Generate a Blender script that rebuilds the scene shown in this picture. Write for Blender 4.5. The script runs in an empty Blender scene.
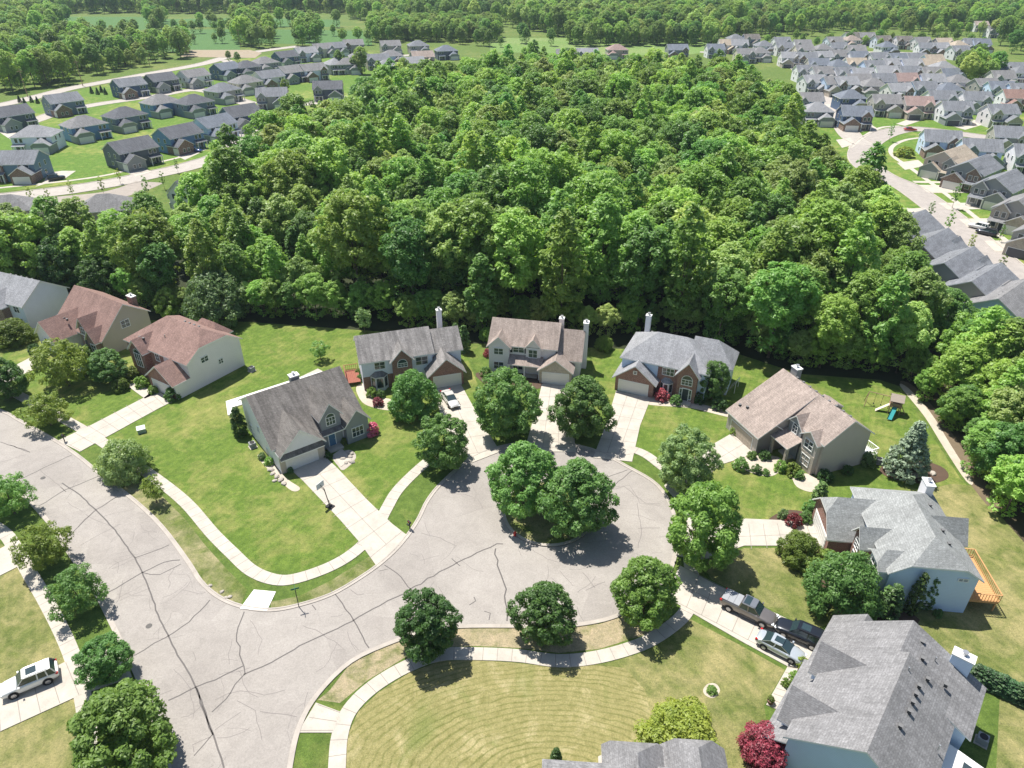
import bpy, bmesh, math, random
import numpy as np
from mathutils import Vector, Matrix
R = math.radians
random.seed(7)
rng = np.random.default_rng(11)
scene = bpy.context.scene

# ------------------------------------------------------------------ camera
CAM_H = 62.0
F_PX = 710.0
Y_HOR = -50.0
PITCH = math.atan((384 - Y_HOR) / F_PX)
cam_d = bpy.data.cameras.new('camera'); cam = bpy.data.objects.new('camera', cam_d)
scene.collection.objects.link(cam)
cam.location = (0, 0, CAM_H); cam.rotation_euler = (math.pi / 2 - PITCH, 0, 0)
cam_d.sensor_width = 36; cam_d.lens = 36 * F_PX / 1024
cam_d.clip_start = 0.5; cam_d.clip_end = 20000
scene.camera = cam

# ------------------------------------------------------------------ light
SUN_EL = 65.0
SUN_AZ = math.atan2(0.75, -0.66)            # direction towards the sun, in the ground plane
world = bpy.data.worlds.new('World'); scene.world = world; world.use_nodes = True
wn = world.node_tree; bg = wn.nodes['Background']
sky = wn.nodes.new('ShaderNodeTexSky'); sky.sky_type = 'NISHITA'; sky.sun_disc = False
sky.sun_elevation = R(SUN_EL); sky.sun_rotation = math.pi / 2 - SUN_AZ
wn.links.new(sky.outputs[0], bg.inputs[0]); bg.inputs[1].default_value = 0.085
sun_d = bpy.data.lights.new('sun', 'SUN'); sun_d.energy = 5.0; sun_d.angle = R(0.53); sun_d.color = (1, .955, .88)
sun = bpy.data.objects.new('sun', sun_d); scene.collection.objects.link(sun)
sv = Vector((math.cos(SUN_AZ) * math.cos(R(SUN_EL)), math.sin(SUN_AZ) * math.cos(R(SUN_EL)), math.sin(R(SUN_EL))))
sun.rotation_euler = sv.to_track_quat('Z', 'Y').to_euler()
scene.view_settings.view_transform = 'Standard'; scene.view_settings.look = 'None'
scene.view_settings.gamma = 1; scene.view_settings.use_curve_mapping = False
scene.view_settings.exposure = 0.62

# ------------------------------------------------------------------ helpers
COL = scene.collection

def at(px, py, z=0.0):
    """photo pixel -> point of the horizontal plane z (used to survey the plan of the place)"""
    x = (px - 512) / F_PX; y = -(py - 384) / F_PX
    d = (x, math.cos(PITCH) + y * math.sin(PITCH), -math.sin(PITCH) + y * math.cos(PITCH))
    t = (CAM_H - z) / -d[2]
    return Vector((d[0] * t, d[1] * t, z))

def tag(o, label=None, cat=None, group=None, kind=None):
    if label: o['label'] = label
    if cat: o['category'] = cat
    if group: o['group'] = group
    if kind: o['kind'] = kind
    return o

def empty(name, loc, rz=0, label=None, cat=None, group=None, scale=1):
    o = bpy.data.objects.new(name, None); COL.objects.link(o)
    o.location = loc; o.rotation_euler = (0, 0, rz)
    o.scale = (scale,) * 3 if not hasattr(scale, '__len__') else scale
    o.empty_display_size = .3
    return tag(o, label, cat, group)

class MB:
    """collects faces, links them as ONE mesh object"""
    def __init__(s): s.v = []; s.f = []; s.m = []
    def quad(s, pts, m=0):
        n = len(s.v); s.v += [tuple(p) for p in pts]; s.f.append(tuple(range(n, n + len(pts)))); s.m.append(m)
    def box(s, x0, x1, y0, y1, z0, z1, m=0, top=None):
        n = len(s.v)
        s.v += [(x0, y0, z0), (x1, y0, z0), (x1, y1, z0), (x0, y1, z0), (x0, y0, z1), (x1, y0, z1), (x1, y1, z1), (x0, y1, z1)]
        for k, f in enumerate([(0, 3, 2, 1), (4, 5, 6, 7), (0, 1, 5, 4), (1, 2, 6, 5), (2, 3, 7, 6), (3, 0, 4, 7)]):
            s.f.append(tuple(i + n for i in f)); s.m.append(top if (k == 1 and top is not None) else m)
    def obox(s, c, size, rz=0, m=0, tilt=None):
        M = Matrix.Translation(c) @ Matrix.Rotation(rz, 4, 'Z')
        if tilt: M = M @ Matrix.Rotation(tilt[0], 4, tilt[1])
        n = len(s.v); a, b, c2 = [q / 2 for q in size]
        for p in [(-a, -b, -c2), (a, -b, -c2), (a, b, -c2), (-a, b, -c2), (-a, -b, c2), (a, -b, c2), (a, b, c2), (-a, b, c2)]:
            s.v.append(tuple(M @ Vector(p)))
        for f in [(0, 3, 2, 1), (4, 5, 6, 7), (0, 1, 5, 4), (1, 2, 6, 5), (2, 3, 7, 6), (3, 0, 4, 7)]:
            s.f.append(tuple(i + n for i in f)); s.m.append(m)
    def tube(s, p0, p1, r0, r1=None, k=8, m=0, cap=True):
        r1 = r0 if r1 is None else r1
        p0 = Vector(p0); p1 = Vector(p1); d = (p1 - p0).normalized()
        a = d.orthogonal().normalized(); b = d.cross(a); n = len(s.v)
        for p, r in ((p0, r0), (p1, r1)):
            for i in range(k):
                t = 2 * math.pi * i / k
                s.v.append(tuple(p + a * (r * math.cos(t)) + b * (r * math.sin(t))))
        for i in range(k):
            j = (i + 1) % k; s.f.append((n + i, n + j, n + k + j, n + k + i)); s.m.append(m)
        if cap:
            s.f.append(tuple(n + i for i in reversed(range(k)))); s.m.append(m)
            s.f.append(tuple(n + k + i for i in range(k))); s.m.append(m)
    def prism(s, poly, z0, z1, m=0, mtop=None):
        n = len(s.v); k = len(poly)
        ar = sum(poly[i][0] * poly[(i + 1) % k][1] - poly[(i + 1) % k][0] * poly[i][1] for i in range(k))
        if ar < 0: poly = list(reversed(poly))
        s.v += [(p[0], p[1], z0) for p in poly] + [(p[0], p[1], z1) for p in poly]
        for i in range(k):
            j = (i + 1) % k; s.f.append((n + i, n + j, n + k + j, n + k + i)); s.m.append(m)
        s.f.append(tuple(n + k + i for i in range(k))); s.m.append(m if mtop is None else mtop)
    def mesh(s, name, mats, smooth=False):
        me = bpy.data.meshes.new(name); me.from_pydata(s.v, [], s.f)
        for mm in (mats if isinstance(mats, (list, tuple)) else [mats]): me.materials.append(mm)
        me.polygons.foreach_set('material_index', s.m)
        if smooth: me.polygons.foreach_set('use_smooth', [True] * len(s.f))
        me.update(); return me
    def build(s, name, mats, parent=None, smooth=False, loc=None, rz=None):
        o = bpy.data.objects.new(name, s.mesh(name, mats, smooth)); COL.objects.link(o)
        if parent: o.parent = parent
        if loc is not None: o.location = loc
        if rz is not None: o.rotation_euler = (0, 0, rz)
        return o

def inst(name, me, parent=None, loc=None, rz=None):
    o = bpy.data.objects.new(name, me); COL.objects.link(o)
    if parent: o.parent = parent
    if loc is not None: o.location = loc
    if rz is not None: o.rotation_euler = (0, 0, rz)
    return o

# ------------------------------------------------------------------ materials
class NT:
    def __init__(s, name):
        s.mat = bpy.data.materials.new(name); s.mat.use_nodes = True; s.t = s.mat.node_tree
        s.b = s.t.nodes['Principled BSDF']; s.out = s.t.nodes['Material Output']
        s.b.inputs['Specular IOR Level'].default_value = .25
    def n(s, typ, **kw):
        nd = s.t.nodes.new(typ)
        for k, v in kw.items():
            if k.startswith('i_'):
                key = k[2:]; key = int(key) if key.isdigit() else key.replace('_', ' ')
                nd.inputs[key].default_value = v
            else: setattr(nd, k, v)
        return nd
    def l(s, a, b): s.t.links.new(a, b)
    def coords(s, kind='Object', scale=(1, 1, 1), rot=(0, 0, 0)):
        if kind == 'World': src = s.n('ShaderNodeNewGeometry').outputs['Position']
        else: src = s.n('ShaderNodeTexCoord').outputs[kind]
        mp = s.n('ShaderNodeMapping'); mp.inputs['Scale'].default_value = scale; mp.inputs['Rotation'].default_value = rot
        s.l(src, mp.inputs[0]); return mp.outputs[0]
    def noise(s, co, scale, detail=3, rough=.6, dist=0):
        nd = s.n('ShaderNodeTexNoise'); nd.inputs['Scale'].default_value = scale; nd.inputs['Detail'].default_value = detail
        nd.inputs['Roughness'].default_value = rough; nd.inputs['Distortion'].default_value = dist; s.l(co, nd.inputs[0]); return nd.outputs['Fac']
    def ramp(s, fac, stops):
        r = s.n('ShaderNodeValToRGB'); e = r.color_ramp.elements
        while len(e) < len(stops): e.new(.5)
        for q, (p, c) in zip(e, stops): q.position = p; q.color = (*c, 1) if len(c) == 3 else c
        s.l(fac, r.inputs[0]); return r.outputs[0]
    def mix(s, fac, a, b, typ='MIX'):
        m = s.n('ShaderNodeMix', data_type='RGBA', blend_type=typ)
        for idx, v in ((0, fac), (6, a), (7, b)):
            if hasattr(v, 'links'): s.l(v, m.inputs[idx])
            elif isinstance(v, (int, float)): m.inputs[idx].default_value = v
            else: m.inputs[idx].default_value = (*v, 1)
        return m.outputs[2]
    def math(s, op, a, b=0.0):
        m = s.n('ShaderNodeMath', operation=op)
        for i, v in enumerate((a, b)):
            if hasattr(v, 'links'): s.l(v, m.inputs[i])
            else: m.inputs[i].default_value = v
        return m.outputs[0]
    def bump(s, h, strength=.4, dist=.02):
        b = s.n('ShaderNodeBump'); b.inputs['Strength'].default_value = strength; b.inputs['Distance'].default_value = dist
        s.l(h, b.inputs['Height']); s.l(b.outputs[0], s.b.inputs['Normal'])
    def col(s, c, rough=.8):
        if hasattr(c, 'links'): s.l(c, s.b.inputs['Base Color'])
        else: s.b.inputs['Base Color'].default_value = (*c, 1)
        s.b.inputs['Roughness'].default_value = rough

_flat = {}
def flat(name, c, rough=.6, var=.12, scale=3, metal=0.0):
    """paint-like material with a little wear"""
    if name in _flat: return _flat[name]
    s = NT(name); co = s.coords('Object')
    nz = s.noise(co, scale, 4)
    s.col(s.mix(nz, tuple(q * (1 - var) for q in c), tuple(min(1, q * (1 + var)) for q in c)), rough)
    s.b.inputs['Metallic'].default_value = metal
    _flat[name] = s.mat; return s.mat

def mul(c, k): return tuple(min(1, q * k) for q in c)

def grass_mat(name, a, b, dry, dryness=.5, big=.05, mow=None):
    s = NT(name); co = s.coords('World')
    n1 = s.noise(co, 1.1, 5, .7); n2 = s.noise(co, big, 4, .6); n3 = s.noise(co, .35, 4, .65, .6); n4 = s.noise(co, 6.5, 3, .7)
    c = s.mix(s.ramp(n1, [(.3, (0, 0, 0)), (.7, (1, 1, 1))]), a, b)
    d = s.math('ADD', s.math('MULTIPLY', n2, .55), s.math('MULTIPLY', n3, .45))
    d = s.ramp(d, [(.60 - dryness * .2, (0, 0, 0)), (.80 - dryness * .25, (1, 1, 1))])
    c = s.mix(d, c, dry)
    sp = s.ramp(n4, [(.3, (.72, .74, .7)), (.72, (1.22, 1.22, 1.2))])
    c = s.mix(1.0, c, sp, 'MULTIPLY')
    n5 = s.noise(co, .55, 6, .72, .4); n6 = s.noise(co, 2.9, 5, .8)
    c = s.mix(1.0, c, s.ramp(n5, [(.32, (.80, .84, .78)), (.68, (1.20, 1.16, 1.18))]), 'MULTIPLY')
    c = s.mix(1.0, c, s.ramp(n6, [(.30, (.56, .64, .54)), (.45, (.98, .98, .98)), (.72, (1.20, 1.16, 1.12))]), 'MULTIPLY')
    if mow:
        mp = s.coords('World', (1, 1, 1), (0, 0, R(mow[0])))
        w = s.n('ShaderNodeTexWave', wave_type='BANDS'); w.inputs['Scale'].default_value = mow[1]; w.inputs['Distortion'].default_value = 1.2
        w.inputs['Detail'].default_value = 3; w.inputs['Detail Scale'].default_value = .6
        s.l(mp, w.inputs[0])
        c = s.mix(1.0, c, s.ramp(w.outputs['Fac'], [(.25, (.95, .96, .94)), (.75, (1.04, 1.03, 1.02))]), 'MULTIPLY')
    s.col(c, .9); s.bump(s.noise(co, 9, 4, .75), .9, .12)
    return s.mat

M_GROUND = grass_mat('ground_grass', (.075, .125, .022), (.12, .18, .036), (.19, .205, .06), .5, .03)
M_LAWN = grass_mat('lawn_grass', (.086, .148, .022), (.138, .205, .036), (.245, .250, .080), .66, .09, (25, .32))
M_LAWN2 = grass_mat('lawn_grass_yellow', (.105, .14, .034), (.17, .19, .058), (.30, .27, .125), .85, .10, (-30, .3))
M_VERGE = grass_mat('verge_grass', (.085, .125, .025), (.15, .18, .05), (.30, .27, .15), .85, .2)
M_FIELD = grass_mat('field_crop', (.065, .145, .04), (.08, .17, .05), (.12, .2, .06), .3, .004)
M_MEADOW = grass_mat('meadow', (.12, .21, .05), (.16, .25, .07), (.25, .28, .12), .5, .01)

def mow_rings():
    s = NT('dry_mown_grass'); co = s.coords('World')
    n1 = s.noise(co, 1.3, 5, .7); n2 = s.noise(co, .10, 4, .62, .8); n4 = s.noise(co, 6, 4, .75); n5 = s.noise(co, .35, 5, .7, .5)
    mp = s.n('ShaderNodeMapping', vector_type='POINT'); g = s.n('ShaderNodeNewGeometry'); s.l(g.outputs['Position'], mp.inputs[0])
    mp.inputs['Location'].default_value = (-3.5, -56.5, 0); mp.inputs['Scale'].default_value = (1.0, 1.65, 0)
    mp.inputs['Rotation'].default_value = (0, 0, 0)
    # centre of the mown rings: about x=3.5, y=34
    w = s.n('ShaderNodeTexWave', wave_type='RINGS', rings_direction='Z'); w.inputs['Scale'].default_value = .36; w.inputs['Distortion'].default_value = 6
    w.inputs['Detail'].default_value = 3; w.inputs['Detail Scale'].default_value = .8; s.l(mp.outputs[0], w.inputs[0])
    c = s.mix(s.ramp(n1, [(.3, (0, 0, 0)), (.7, (1, 1, 1))]), (.20, .19, .07), (.32, .285, .13))
    c = s.mix(s.ramp(n5, [(.52, (0, 0, 0)), (.74, (1, 1, 1))]), c, (.42, .36, .20))
    c = s.mix(s.ramp(n2, [(.56, (0, 0, 0)), (.74, (1, 1, 1))]), c, (.13, .175, .04))
    c = s.mix(s.ramp(s.noise(co, .25, 4, .65), [(.35, (.25,) * 3), (.6, (.95,) * 3)]), c, s.mix(1.0, c, s.ramp(w.outputs['Fac'], [(.03, (.66, .73, .56)), (.22, (1, 1, 1)), (.9, (1.08, 1.06, 1.05))]), 'MULTIPLY'))
    c = s.mix(1.0, c, s.ramp(n4, [(.3, (.70, .72, .68)), (.72, (1.24, 1.24, 1.22))]), 'MULTIPLY')
    s.col(c, .95); s.bump(s.noise(co, 9, 4, .75), .9, .1)
    return s.mat
M_DRY = mow_rings()
M_PATCHY = grass_mat('patchy_verge', (.12, .15, .045), (.20, .20, .08), (.36, .30, .20), 1.15, .45)

def concrete(name, c, joint=None):
    s = NT(name); co = s.coords('World')
    n1 = s.noise(co, .5, 5, .7); n2 = s.noise(co, 14, 3, .7)
    k = s.mix(s.ramp(n1, [(.3, (0, 0, 0)), (.75, (1, 1, 1))]), mul(c, .80), mul(c, 1.08))
    k = s.mix(1.0, k, s.ramp(s.noise(co, 1.6, 5, .75, .8), [(.28, (.82, .80, .77)), (.42, (1, 1, 1))]), 'MULTIPLY')
    k = s.mix(1.0, k, s.ramp(n2, [(.35, (.93, .93, .93)), (.7, (1.05, 1.05, 1.05))]), 'MULTIPLY')
    s.col(k, .85); s.bump(n2, .3, .01); return s.mat
M_CONC = concrete('concrete', (.49, .45, .39)); M_CONC2 = concrete('new_concrete', (.80, .77, .72)); M_KERB = concrete('kerb_concrete', (.43, .39, .345))
M_JOINT = flat('slab_joint', (.27, .24, .21), .9)

def asphalt():
    s = NT('road_surface'); co = s.coords('World')
    n1 = s.noise(co, .12, 5, .6, .6); n2 = s.noise(co, 5, 5, .8); n3 = s.noise(co, .6, 4, .6, 1.5)
    c = s.mix(s.ramp(n1, [(.3, (0, 0, 0)), (.7, (1, 1, 1))]), (.285, .262, .240), (.35, .324, .298))
    c = s.mix(1.0, c, s.ramp(n2, [(.3, (.80, .80, .80)), (.7, (1.14, 1.14, 1.14))]), 'MULTIPLY')
    c = s.mix(1.0, c, s.ramp(n3, [(.3, (.93, .93, .93)), (.62, (1.04, 1.04, 1.04))]), 'MULTIPLY')
    vo = s.n('ShaderNodeTexVoronoi'); vo.inputs['Scale'].default_value = .13; s.l(s.coords('World', (1, 1, 0), (0, 0, .6)), vo.inputs['Vector'])
    sep = s.n('ShaderNodeSeparateColor'); s.l(vo.outputs['Color'], sep.inputs[0])
    c = s.mix(1.0, c, s.ramp(sep.outputs[0], [(0, (.94, .935, .93)), (1, (1.05, 1.05, 1.04))]), 'MULTIPLY')
    c = s.mix(1.0, c, s.ramp(s.noise(co, .9, 6, .8, 2.5), [(.30, (.84, .84, .84)), (.40, (1, 1, 1))]), 'MULTIPLY')
    s.col(c, .9); s.bump(n2, .4, .01); return s.mat
M_ROAD = asphalt(); M_TAR = flat('crack_tar', (.10, .09, .085), .6); M_TAR2 = flat('hairline_crack', (.20, .18, .17), .8)
M_MULCH = concrete('mulch', (.10, .065, .045)); M_GRAVEL = concrete('pale_gravel', (.50, .44, .36)); M_SOIL = concrete('bare_soil', (.33, .27, .19))
M_ROCK = concrete('landscape_rock', (.42, .38, .33))

def shingle(name, c, streak=.25):
    s = NT(name); co = s.coords('Object')
    n1 = s.noise(co, .5, 5, .65); n2 = s.noise(co, 5.5, 4, .8)
    st = s.noise(s.coords('Object', (1.3, .18, .18)), 1.2, 4, .6)
    br = s.n('ShaderNodeTexBrick', offset=.5); br.inputs['Scale'].default_value = 1
    mp = s.coords('Object'); sep = s.n('ShaderNodeSeparateXYZ'); s.l(mp, sep.inputs[0])
    cmb = s.n('ShaderNodeCombineXYZ'); s.l(s.math('ADD', sep.outputs[0], sep.outputs[1]), cmb.inputs[0]); s.l(s.math('MULTIPLY', sep.outputs[2], 1.9), cmb.inputs[1])
    s.l(cmb.outputs[0], br.inputs[0]); br.inputs['Brick Width'].default_value = .34; br.inputs['Row Height'].default_value = .26
    br.inputs['Mortar Size'].default_value = .02; br.inputs['Color1'].default_value = (.78, .78, .78, 1); br.inputs['Color2'].default_value = (1.2, 1.2, 1.2, 1); br.inputs['Mortar'].default_value = (.6, .6, .6, 1)
    k = s.mix(s.ramp(n1, [(.3, (0, 0, 0)), (.7, (1, 1, 1))]), mul(c, .86), mul(c, 1.1))
    k = s.mix(1.0, k, s.ramp(n2, [(.3, (.72, .72, .72)), (.7, (1.26, 1.26, 1.26))]), 'MULTIPLY')
    k = s.mix(1.0, k, s.ramp(st, [(.35, (1 - streak,) * 3), (.6, (1.05, 1.05, 1.05))]), 'MULTIPLY')
    k = s.mix(.6, k, br.outputs['Color'], 'MULTIPLY')
    s.col(k, .95); s.b.inputs['Specular IOR Level'].default_value = .12; s.bump(n2, .6, .02); return s.mat

def siding(name, c, step=.2):
    s = NT(name); co = s.coords('Object')
    w = s.n('ShaderNodeTexWave', wave_type='BANDS', bands_direction='Z', wave_profile='SAW'); w.inputs['Scale'].default_value = .314 / step; w.inputs['Distortion'].default_value = 0
    s.l(co, w.inputs[0]); n1 = s.noise(co, .7, 4)
    k = s.mix(n1, mul(c, .93), mul(c, 1.05))
    k = s.mix(1.0, k, s.ramp(w.outputs['Fac'], [(0, (.8, .8, .8)), (.16, (1, 1, 1))]), 'MULTIPLY')
    s.col(k, .55); s.bump(w.outputs['Fac'], .35, .02); return s.mat

def brick(name, c, mortar=(.45, .4, .36)):
    s = NT(name); co = s.coords('Object'); sep = s.n('ShaderNodeSeparateXYZ'); s.l(co, sep.inputs[0])
    cmb = s.n('ShaderNodeCombineXYZ'); s.l(s.math('ADD', sep.outputs[0], sep.outputs[1]), cmb.inputs[0]); s.l(sep.outputs[2], cmb.inputs[1])
    br = s.n('ShaderNodeTexBrick', offset=.5); s.l(cmb.outputs[0], br.inputs[0]); br.inputs['Scale'].default_value = 1
    br.inputs['Brick Width'].default_value = .24; br.inputs['Row Height'].default_value = .085; br.inputs['Mortar Size'].default_value = .010
    br.inputs['Color1'].default_value = (*mul(c, .8), 1); br.inputs['Color2'].default_value = (*mul(c, 1.25), 1); br.inputs['Mortar'].default_value = (*mortar, 1)
    n1 = s.noise(co, 1.2, 4)
    s.col(s.mix(1.0, br.outputs['Color'], s.ramp(n1, [(.3, (.85, .85, .85)), (.7, (1.12, 1.12, 1.12))]), 'MULTIPLY'), .85); return s.mat

ROOF = {k: shingle('shingle_' + k, c, st) for k, c, st in [
    ('grey', (.235, .232, .235), .15), ('midgrey', (.215, .225, .245), .2), ('lightgrey', (.29, .295, .31), .12), ('dark', (.14, .145, .16), .15),
    ('brown', (.20, .185, .172), .32), ('tan', (.345, .285, .25), .18), ('redbrown', (.28, .185, .16), .12), ('greygreen', (.29, .30, .295), .1),
    ('stained', (.28, .265, .255), .35), ('slate', (.18, .20, .235), .12), ('cream', (.40, .34, .27), .1), ('pinkish', (.32, .235, .215), .1), ('charcoal', (.075, .08, .10), .1)]}
WALL = {k: siding('siding_' + k, c) for k, c in [
    ('white', (.80, .79, .81)), ('offwhite', (.76, .73, .73)), ('tan', (.46, .41, .34)), ('greige', (.40, .38, .35)), ('blue', (.15, .27, .46)), ('slate', (.19, .24, .31)),
    ('navy', (.09, .135, .23)), ('lightblue', (.58, .70, .88)), ('teal', (.16, .25, .33)), ('charcoal', (.13, .15, .185)), ('grey', (.27, .29, .30)), ('cream', (.62, .57, .46)), ('paleblue', (.74, .78, .90)), ('beige', (.50, .45, .41))]}
BRICK = {'red': brick('brick_red', (.21, .075, .05)), 'brown': brick('brick_brown', (.16, .085, .06)), 'tan': brick('brick_tan', (.36, .29, .22)), 'grey': brick('brick_grey', (.20, .19, .18)),
         'stone': brick('brick_stone', (.42, .37, .30))}
M_TRIM = flat('white_trim', (.78, .78, .76), .5, .04); M_DOOR = flat('door_dark', (.05, .06, .07), .4); M_GDOOR = flat('garage_white', (.72, .70, .66), .5, .05)
M_GDOOR2 = flat('garage_tan', (.42, .36, .29), .5, .05); M_GDOOR3 = flat('garage_dark', (.10, .10, .11), .5, .05)
M_METAL = flat('galvanised', (.45, .46, .47), .4, .1, 3, .7); M_BLACK = flat('black_paint', (.02, .02, .022), .45); M_VENTCAP = flat('vent_cap', (.16, .16, .16), .5); M_VENT = flat('vent_plastic', (.06, .06, .065), .5)
def glass():
    s = NT('window_glass'); co = s.coords('Object'); n = s.noise(co, 1.3, 3)
    s.col(s.mix(n, (.02, .03, .035), (.06, .085, .095)), .06); s.b.inputs['Specular IOR Level'].default_value = .8; return s.mat
M_GLASS = glass()
M_WOOD = flat('cedar_deck', (.52, .29, .13), .7, .2, 6); M_WOOD2 = flat('weathered_wood', (.33, .22, .15), .8, .25, 5)
M_BARK = flat('bark', (.13, .10, .075), .9, .3, 6)

LEAFK_WOOD = 2.4
def leaf_mat(name, a, b, c=None, scale=.9, trans=.45):
    LEAFK = LEAFK_WOOD if 'forest' in name else 2.35
    a = mul(a, LEAFK); b = mul(b, LEAFK); c = mul(c, LEAFK) if c else c
    s = NT(name); co = s.coords('Object'); oi = s.n('ShaderNodeObjectInfo')
    n1 = s.noise(co, scale, 3, .6); n2 = s.noise(co, scale * 5, 2, .7)
    k = s.mix(s.ramp(n1, [(.32, (0, 0, 0)), (.68, (1, 1, 1))]), a, b)
    k = s.mix(1.0, k, s.ramp(n2, [(.3, (.72, .76, .7)), (.7, (1.3, 1.26, 1.2))]), 'MULTIPLY')
    if c is not None: k = s.mix(s.ramp(oi.outputs['Random'], [(.0, (0, 0, 0)), (1, (1, 1, 1))]), k, s.mix(.6, k, c))
    hs = s.n('ShaderNodeHueSaturation'); s.l(k, hs.inputs['Color'])
    v = s.math('MULTIPLY', s.math('FRACT', s.math('MULTIPLY', oi.outputs['Random'], 7.31)), .6); s.l(s.math('ADD', v, .72), hs.inputs['Value'])
    s.l(s.math('ADD', s.math('MULTIPLY', s.math('FRACT', s.math('MULTIPLY', oi.outputs['Random'], 17.7)), .03), .484), hs.inputs['Hue'])
    k = hs.outputs[0]
    s.col(k, .48); s.b.inputs['Specular IOR Level'].default_value = .42
    tr = s.n('ShaderNodeBsdfTranslucent'); s.l(s.mix(1.0, k, (1.25, 1.2, .65), 'MULTIPLY'), tr.inputs[0])
    ms = s.n('ShaderNodeMixShader'); ms.inputs[0].default_value = trans
    s.l(s.b.outputs[0], ms.inputs[1]); s.l(tr.outputs[0], ms.inputs[2]); s.l(ms.outputs[0], s.out.inputs[0])
    return s.mat
L_STREET = leaf_mat('leaf_street', (.048, .100, .026), (.088, .155, .046))
L_PALE = leaf_mat('leaf_pale', (.065, .108, .040), (.12, .165, .070))
L_BRIGHT = leaf_mat('leaf_bright', (.074, .128, .026), (.13, .19, .046))
L_YELLOW = leaf_mat('leaf_yellow', (.085, .125, .022), (.14, .175, .034))
L_DARK = leaf_mat('leaf_dark', (.028, .062, .018), (.05, .10, .026))
L_OLIVE = leaf_mat('leaf_olive', (.07, .105, .02), (.11, .145, .03))
L_RED = leaf_mat('leaf_red', (.06, .010, .015), (.14, .022, .035), trans=.2)
L_PINK = leaf_mat('leaf_pink', (.16, .025, .04), (.26, .065, .09), trans=.15)
L_BLUE = leaf_mat('leaf_spruce', (.055, .08, .05), (.11, .14, .10), trans=.1)
L_CONE = leaf_mat('leaf_conifer', (.018, .042, .018), (.035, .07, .026), trans=.1)
L_FOREST = leaf_mat('leaf_forest', (.066, .132, .024), (.118, .195, .044), (.15, .205, .05))
L_FOREST2 = leaf_mat('leaf_forest_pale', (.105, .17, .045), (.165, .222, .07), (.18, .21, .08))
L_FOREST3 = leaf_mat('leaf_forest_deep', (.050, .118, .026), (.08, .158, .038), (.09, .16, .042))
L_ARBOR = leaf_mat('leaf_arborvitae', (.03, .06, .018), (.06, .10, .026), trans=.1)

# ------------------------------------------------------------------ plan: ground, roads, paths
def catmull(pts, n=6, closed=False):
    P = [Vector(p) for p in pts]; out = []; L = len(P)
    rngi = range(L) if closed else range(L - 1)
    for i in rngi:
        p0 = P[(i - 1) % L] if closed or i > 0 else P[0] * 2 - P[1]
        p1 = P[i]; p2 = P[(i + 1) % L]
        p3 = P[(i + 2) % L] if closed or i + 2 < L else P[-1] * 2 - P[-2]
        for k in range(n):
            t = k / n
            out.append(.5 * ((2 * p1) + (-p0 + p2) * t + (2 * p0 - 5 * p1 + 4 * p2 - p3) * t * t + (-p0 + 3 * p1 - 3 * p2 + p3) * t ** 3))
    if not closed: out.append(P[-1])
    return out
def px(lst): return [at(*p) for p in lst]

def sheet(name, poly, z, mat, kind='structure', smooth=False):
    if smooth: poly = catmull(poly, 5, True)
    bm = bmesh.new(); vs = [bm.verts.new((p[0], p[1], z)) for p in poly]
    f = bm.faces.new(vs); f.normal_update()
    if f.normal.z < 0: f.normal_flip()
    bmesh.ops.triangulate(bm, faces=bm.faces[:])
    me = bpy.data.meshes.new(name); bm.to_mesh(me); bm.free(); me.materials.append(mat)
    o = bpy.data.objects.new(name, me); COL.objects.link(o)
    if kind: o['kind'] = kind
    return o

def offset_line(pts, d):
    out = []
    for i, p in enumerate(pts):
        a = pts[max(0, i - 1)]; b = pts[min(len(pts) - 1, i + 1)]
        t = (b - a); t.z = 0; t.normalize(); out.append(Vector((p.x - t.y * d, p.y + t.x * d, p.z)))
    return out

def band(mb, pts, d0, d1, z0, z1, m=0, joint=None, mj=1):
    """raised strip between the offsets d0 and d1 of a line; with joint, dark joint lines across it"""
    A = offset_line(pts, d0); B = offset_line(pts, d1)
    for i in range(len(pts) - 1):
        a, b, c, d = A[i], A[i + 1], B[i + 1], B[i]
        T = lambda p, z: (p.x, p.y, z)
        q = [T(a, z1), T(b, z1), T(c, z1), T(d, z1)]
        nrm = (Vector(q[1]) - Vector(q[0])).cross(Vector(q[2]) - Vector(q[0]))
        mb.quad(q if nrm.z > 0 else q[::-1], m)
        mb.quad([T(a, z0), T(b, z0), T(b, z1), T(a, z1)], m); mb.quad([T(d, z0), T(c, z0), T(c, z1), T(d, z1)], m)
    if joint:
        acc = 0
        for i in range(len(pts) - 1):
            seg = (pts[i + 1] - pts[i]).length
            while acc < seg:
                t = acc / seg; a = A[i].lerp(A[i + 1], t); b = B[i].lerp(B[i + 1], t); u = (pts[i + 1] - pts[i]).normalized() * .03
                q = [Vector((a.x, a.y, z1 + .004)) - u, Vector((a.x, a.y, z1 + .004)) + u, Vector((b.x, b.y, z1 + .004)) + u, Vector((b.x, b.y, z1 + .004)) - u]
                nrm = (q[1] - q[0]).cross(q[2] - q[0]); mb.quad(q if nrm.z > 0 else q[::-1], mj); acc += joint
            acc -= seg

def line_strip(mb, pts, w, z, m=0, jitter=0):
    pts = [Vector(p) for p in pts]
    if jitter:
        fine = []
        for i in range(len(pts) - 1):
            n = max(1, int((pts[i + 1] - pts[i]).length / .8))
            for k in range(n): fine.append(pts[i].lerp(pts[i + 1], k / n) + Vector((random.gauss(0, jitter), random.gauss(0, jitter), 0)))
        fine.append(pts[-1]); pts = fine
    A = offset_line(pts, w / 2); B = offset_line(pts, -w / 2)
    for i in range(len(pts) - 1):
        q = [(B[i].x, B[i].y, z), (B[i + 1].x, B[i + 1].y, z), (A[i + 1].x, A[i + 1].y, z), (A[i].x, A[i].y, z)]
        mb.quad(q, m)

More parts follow.
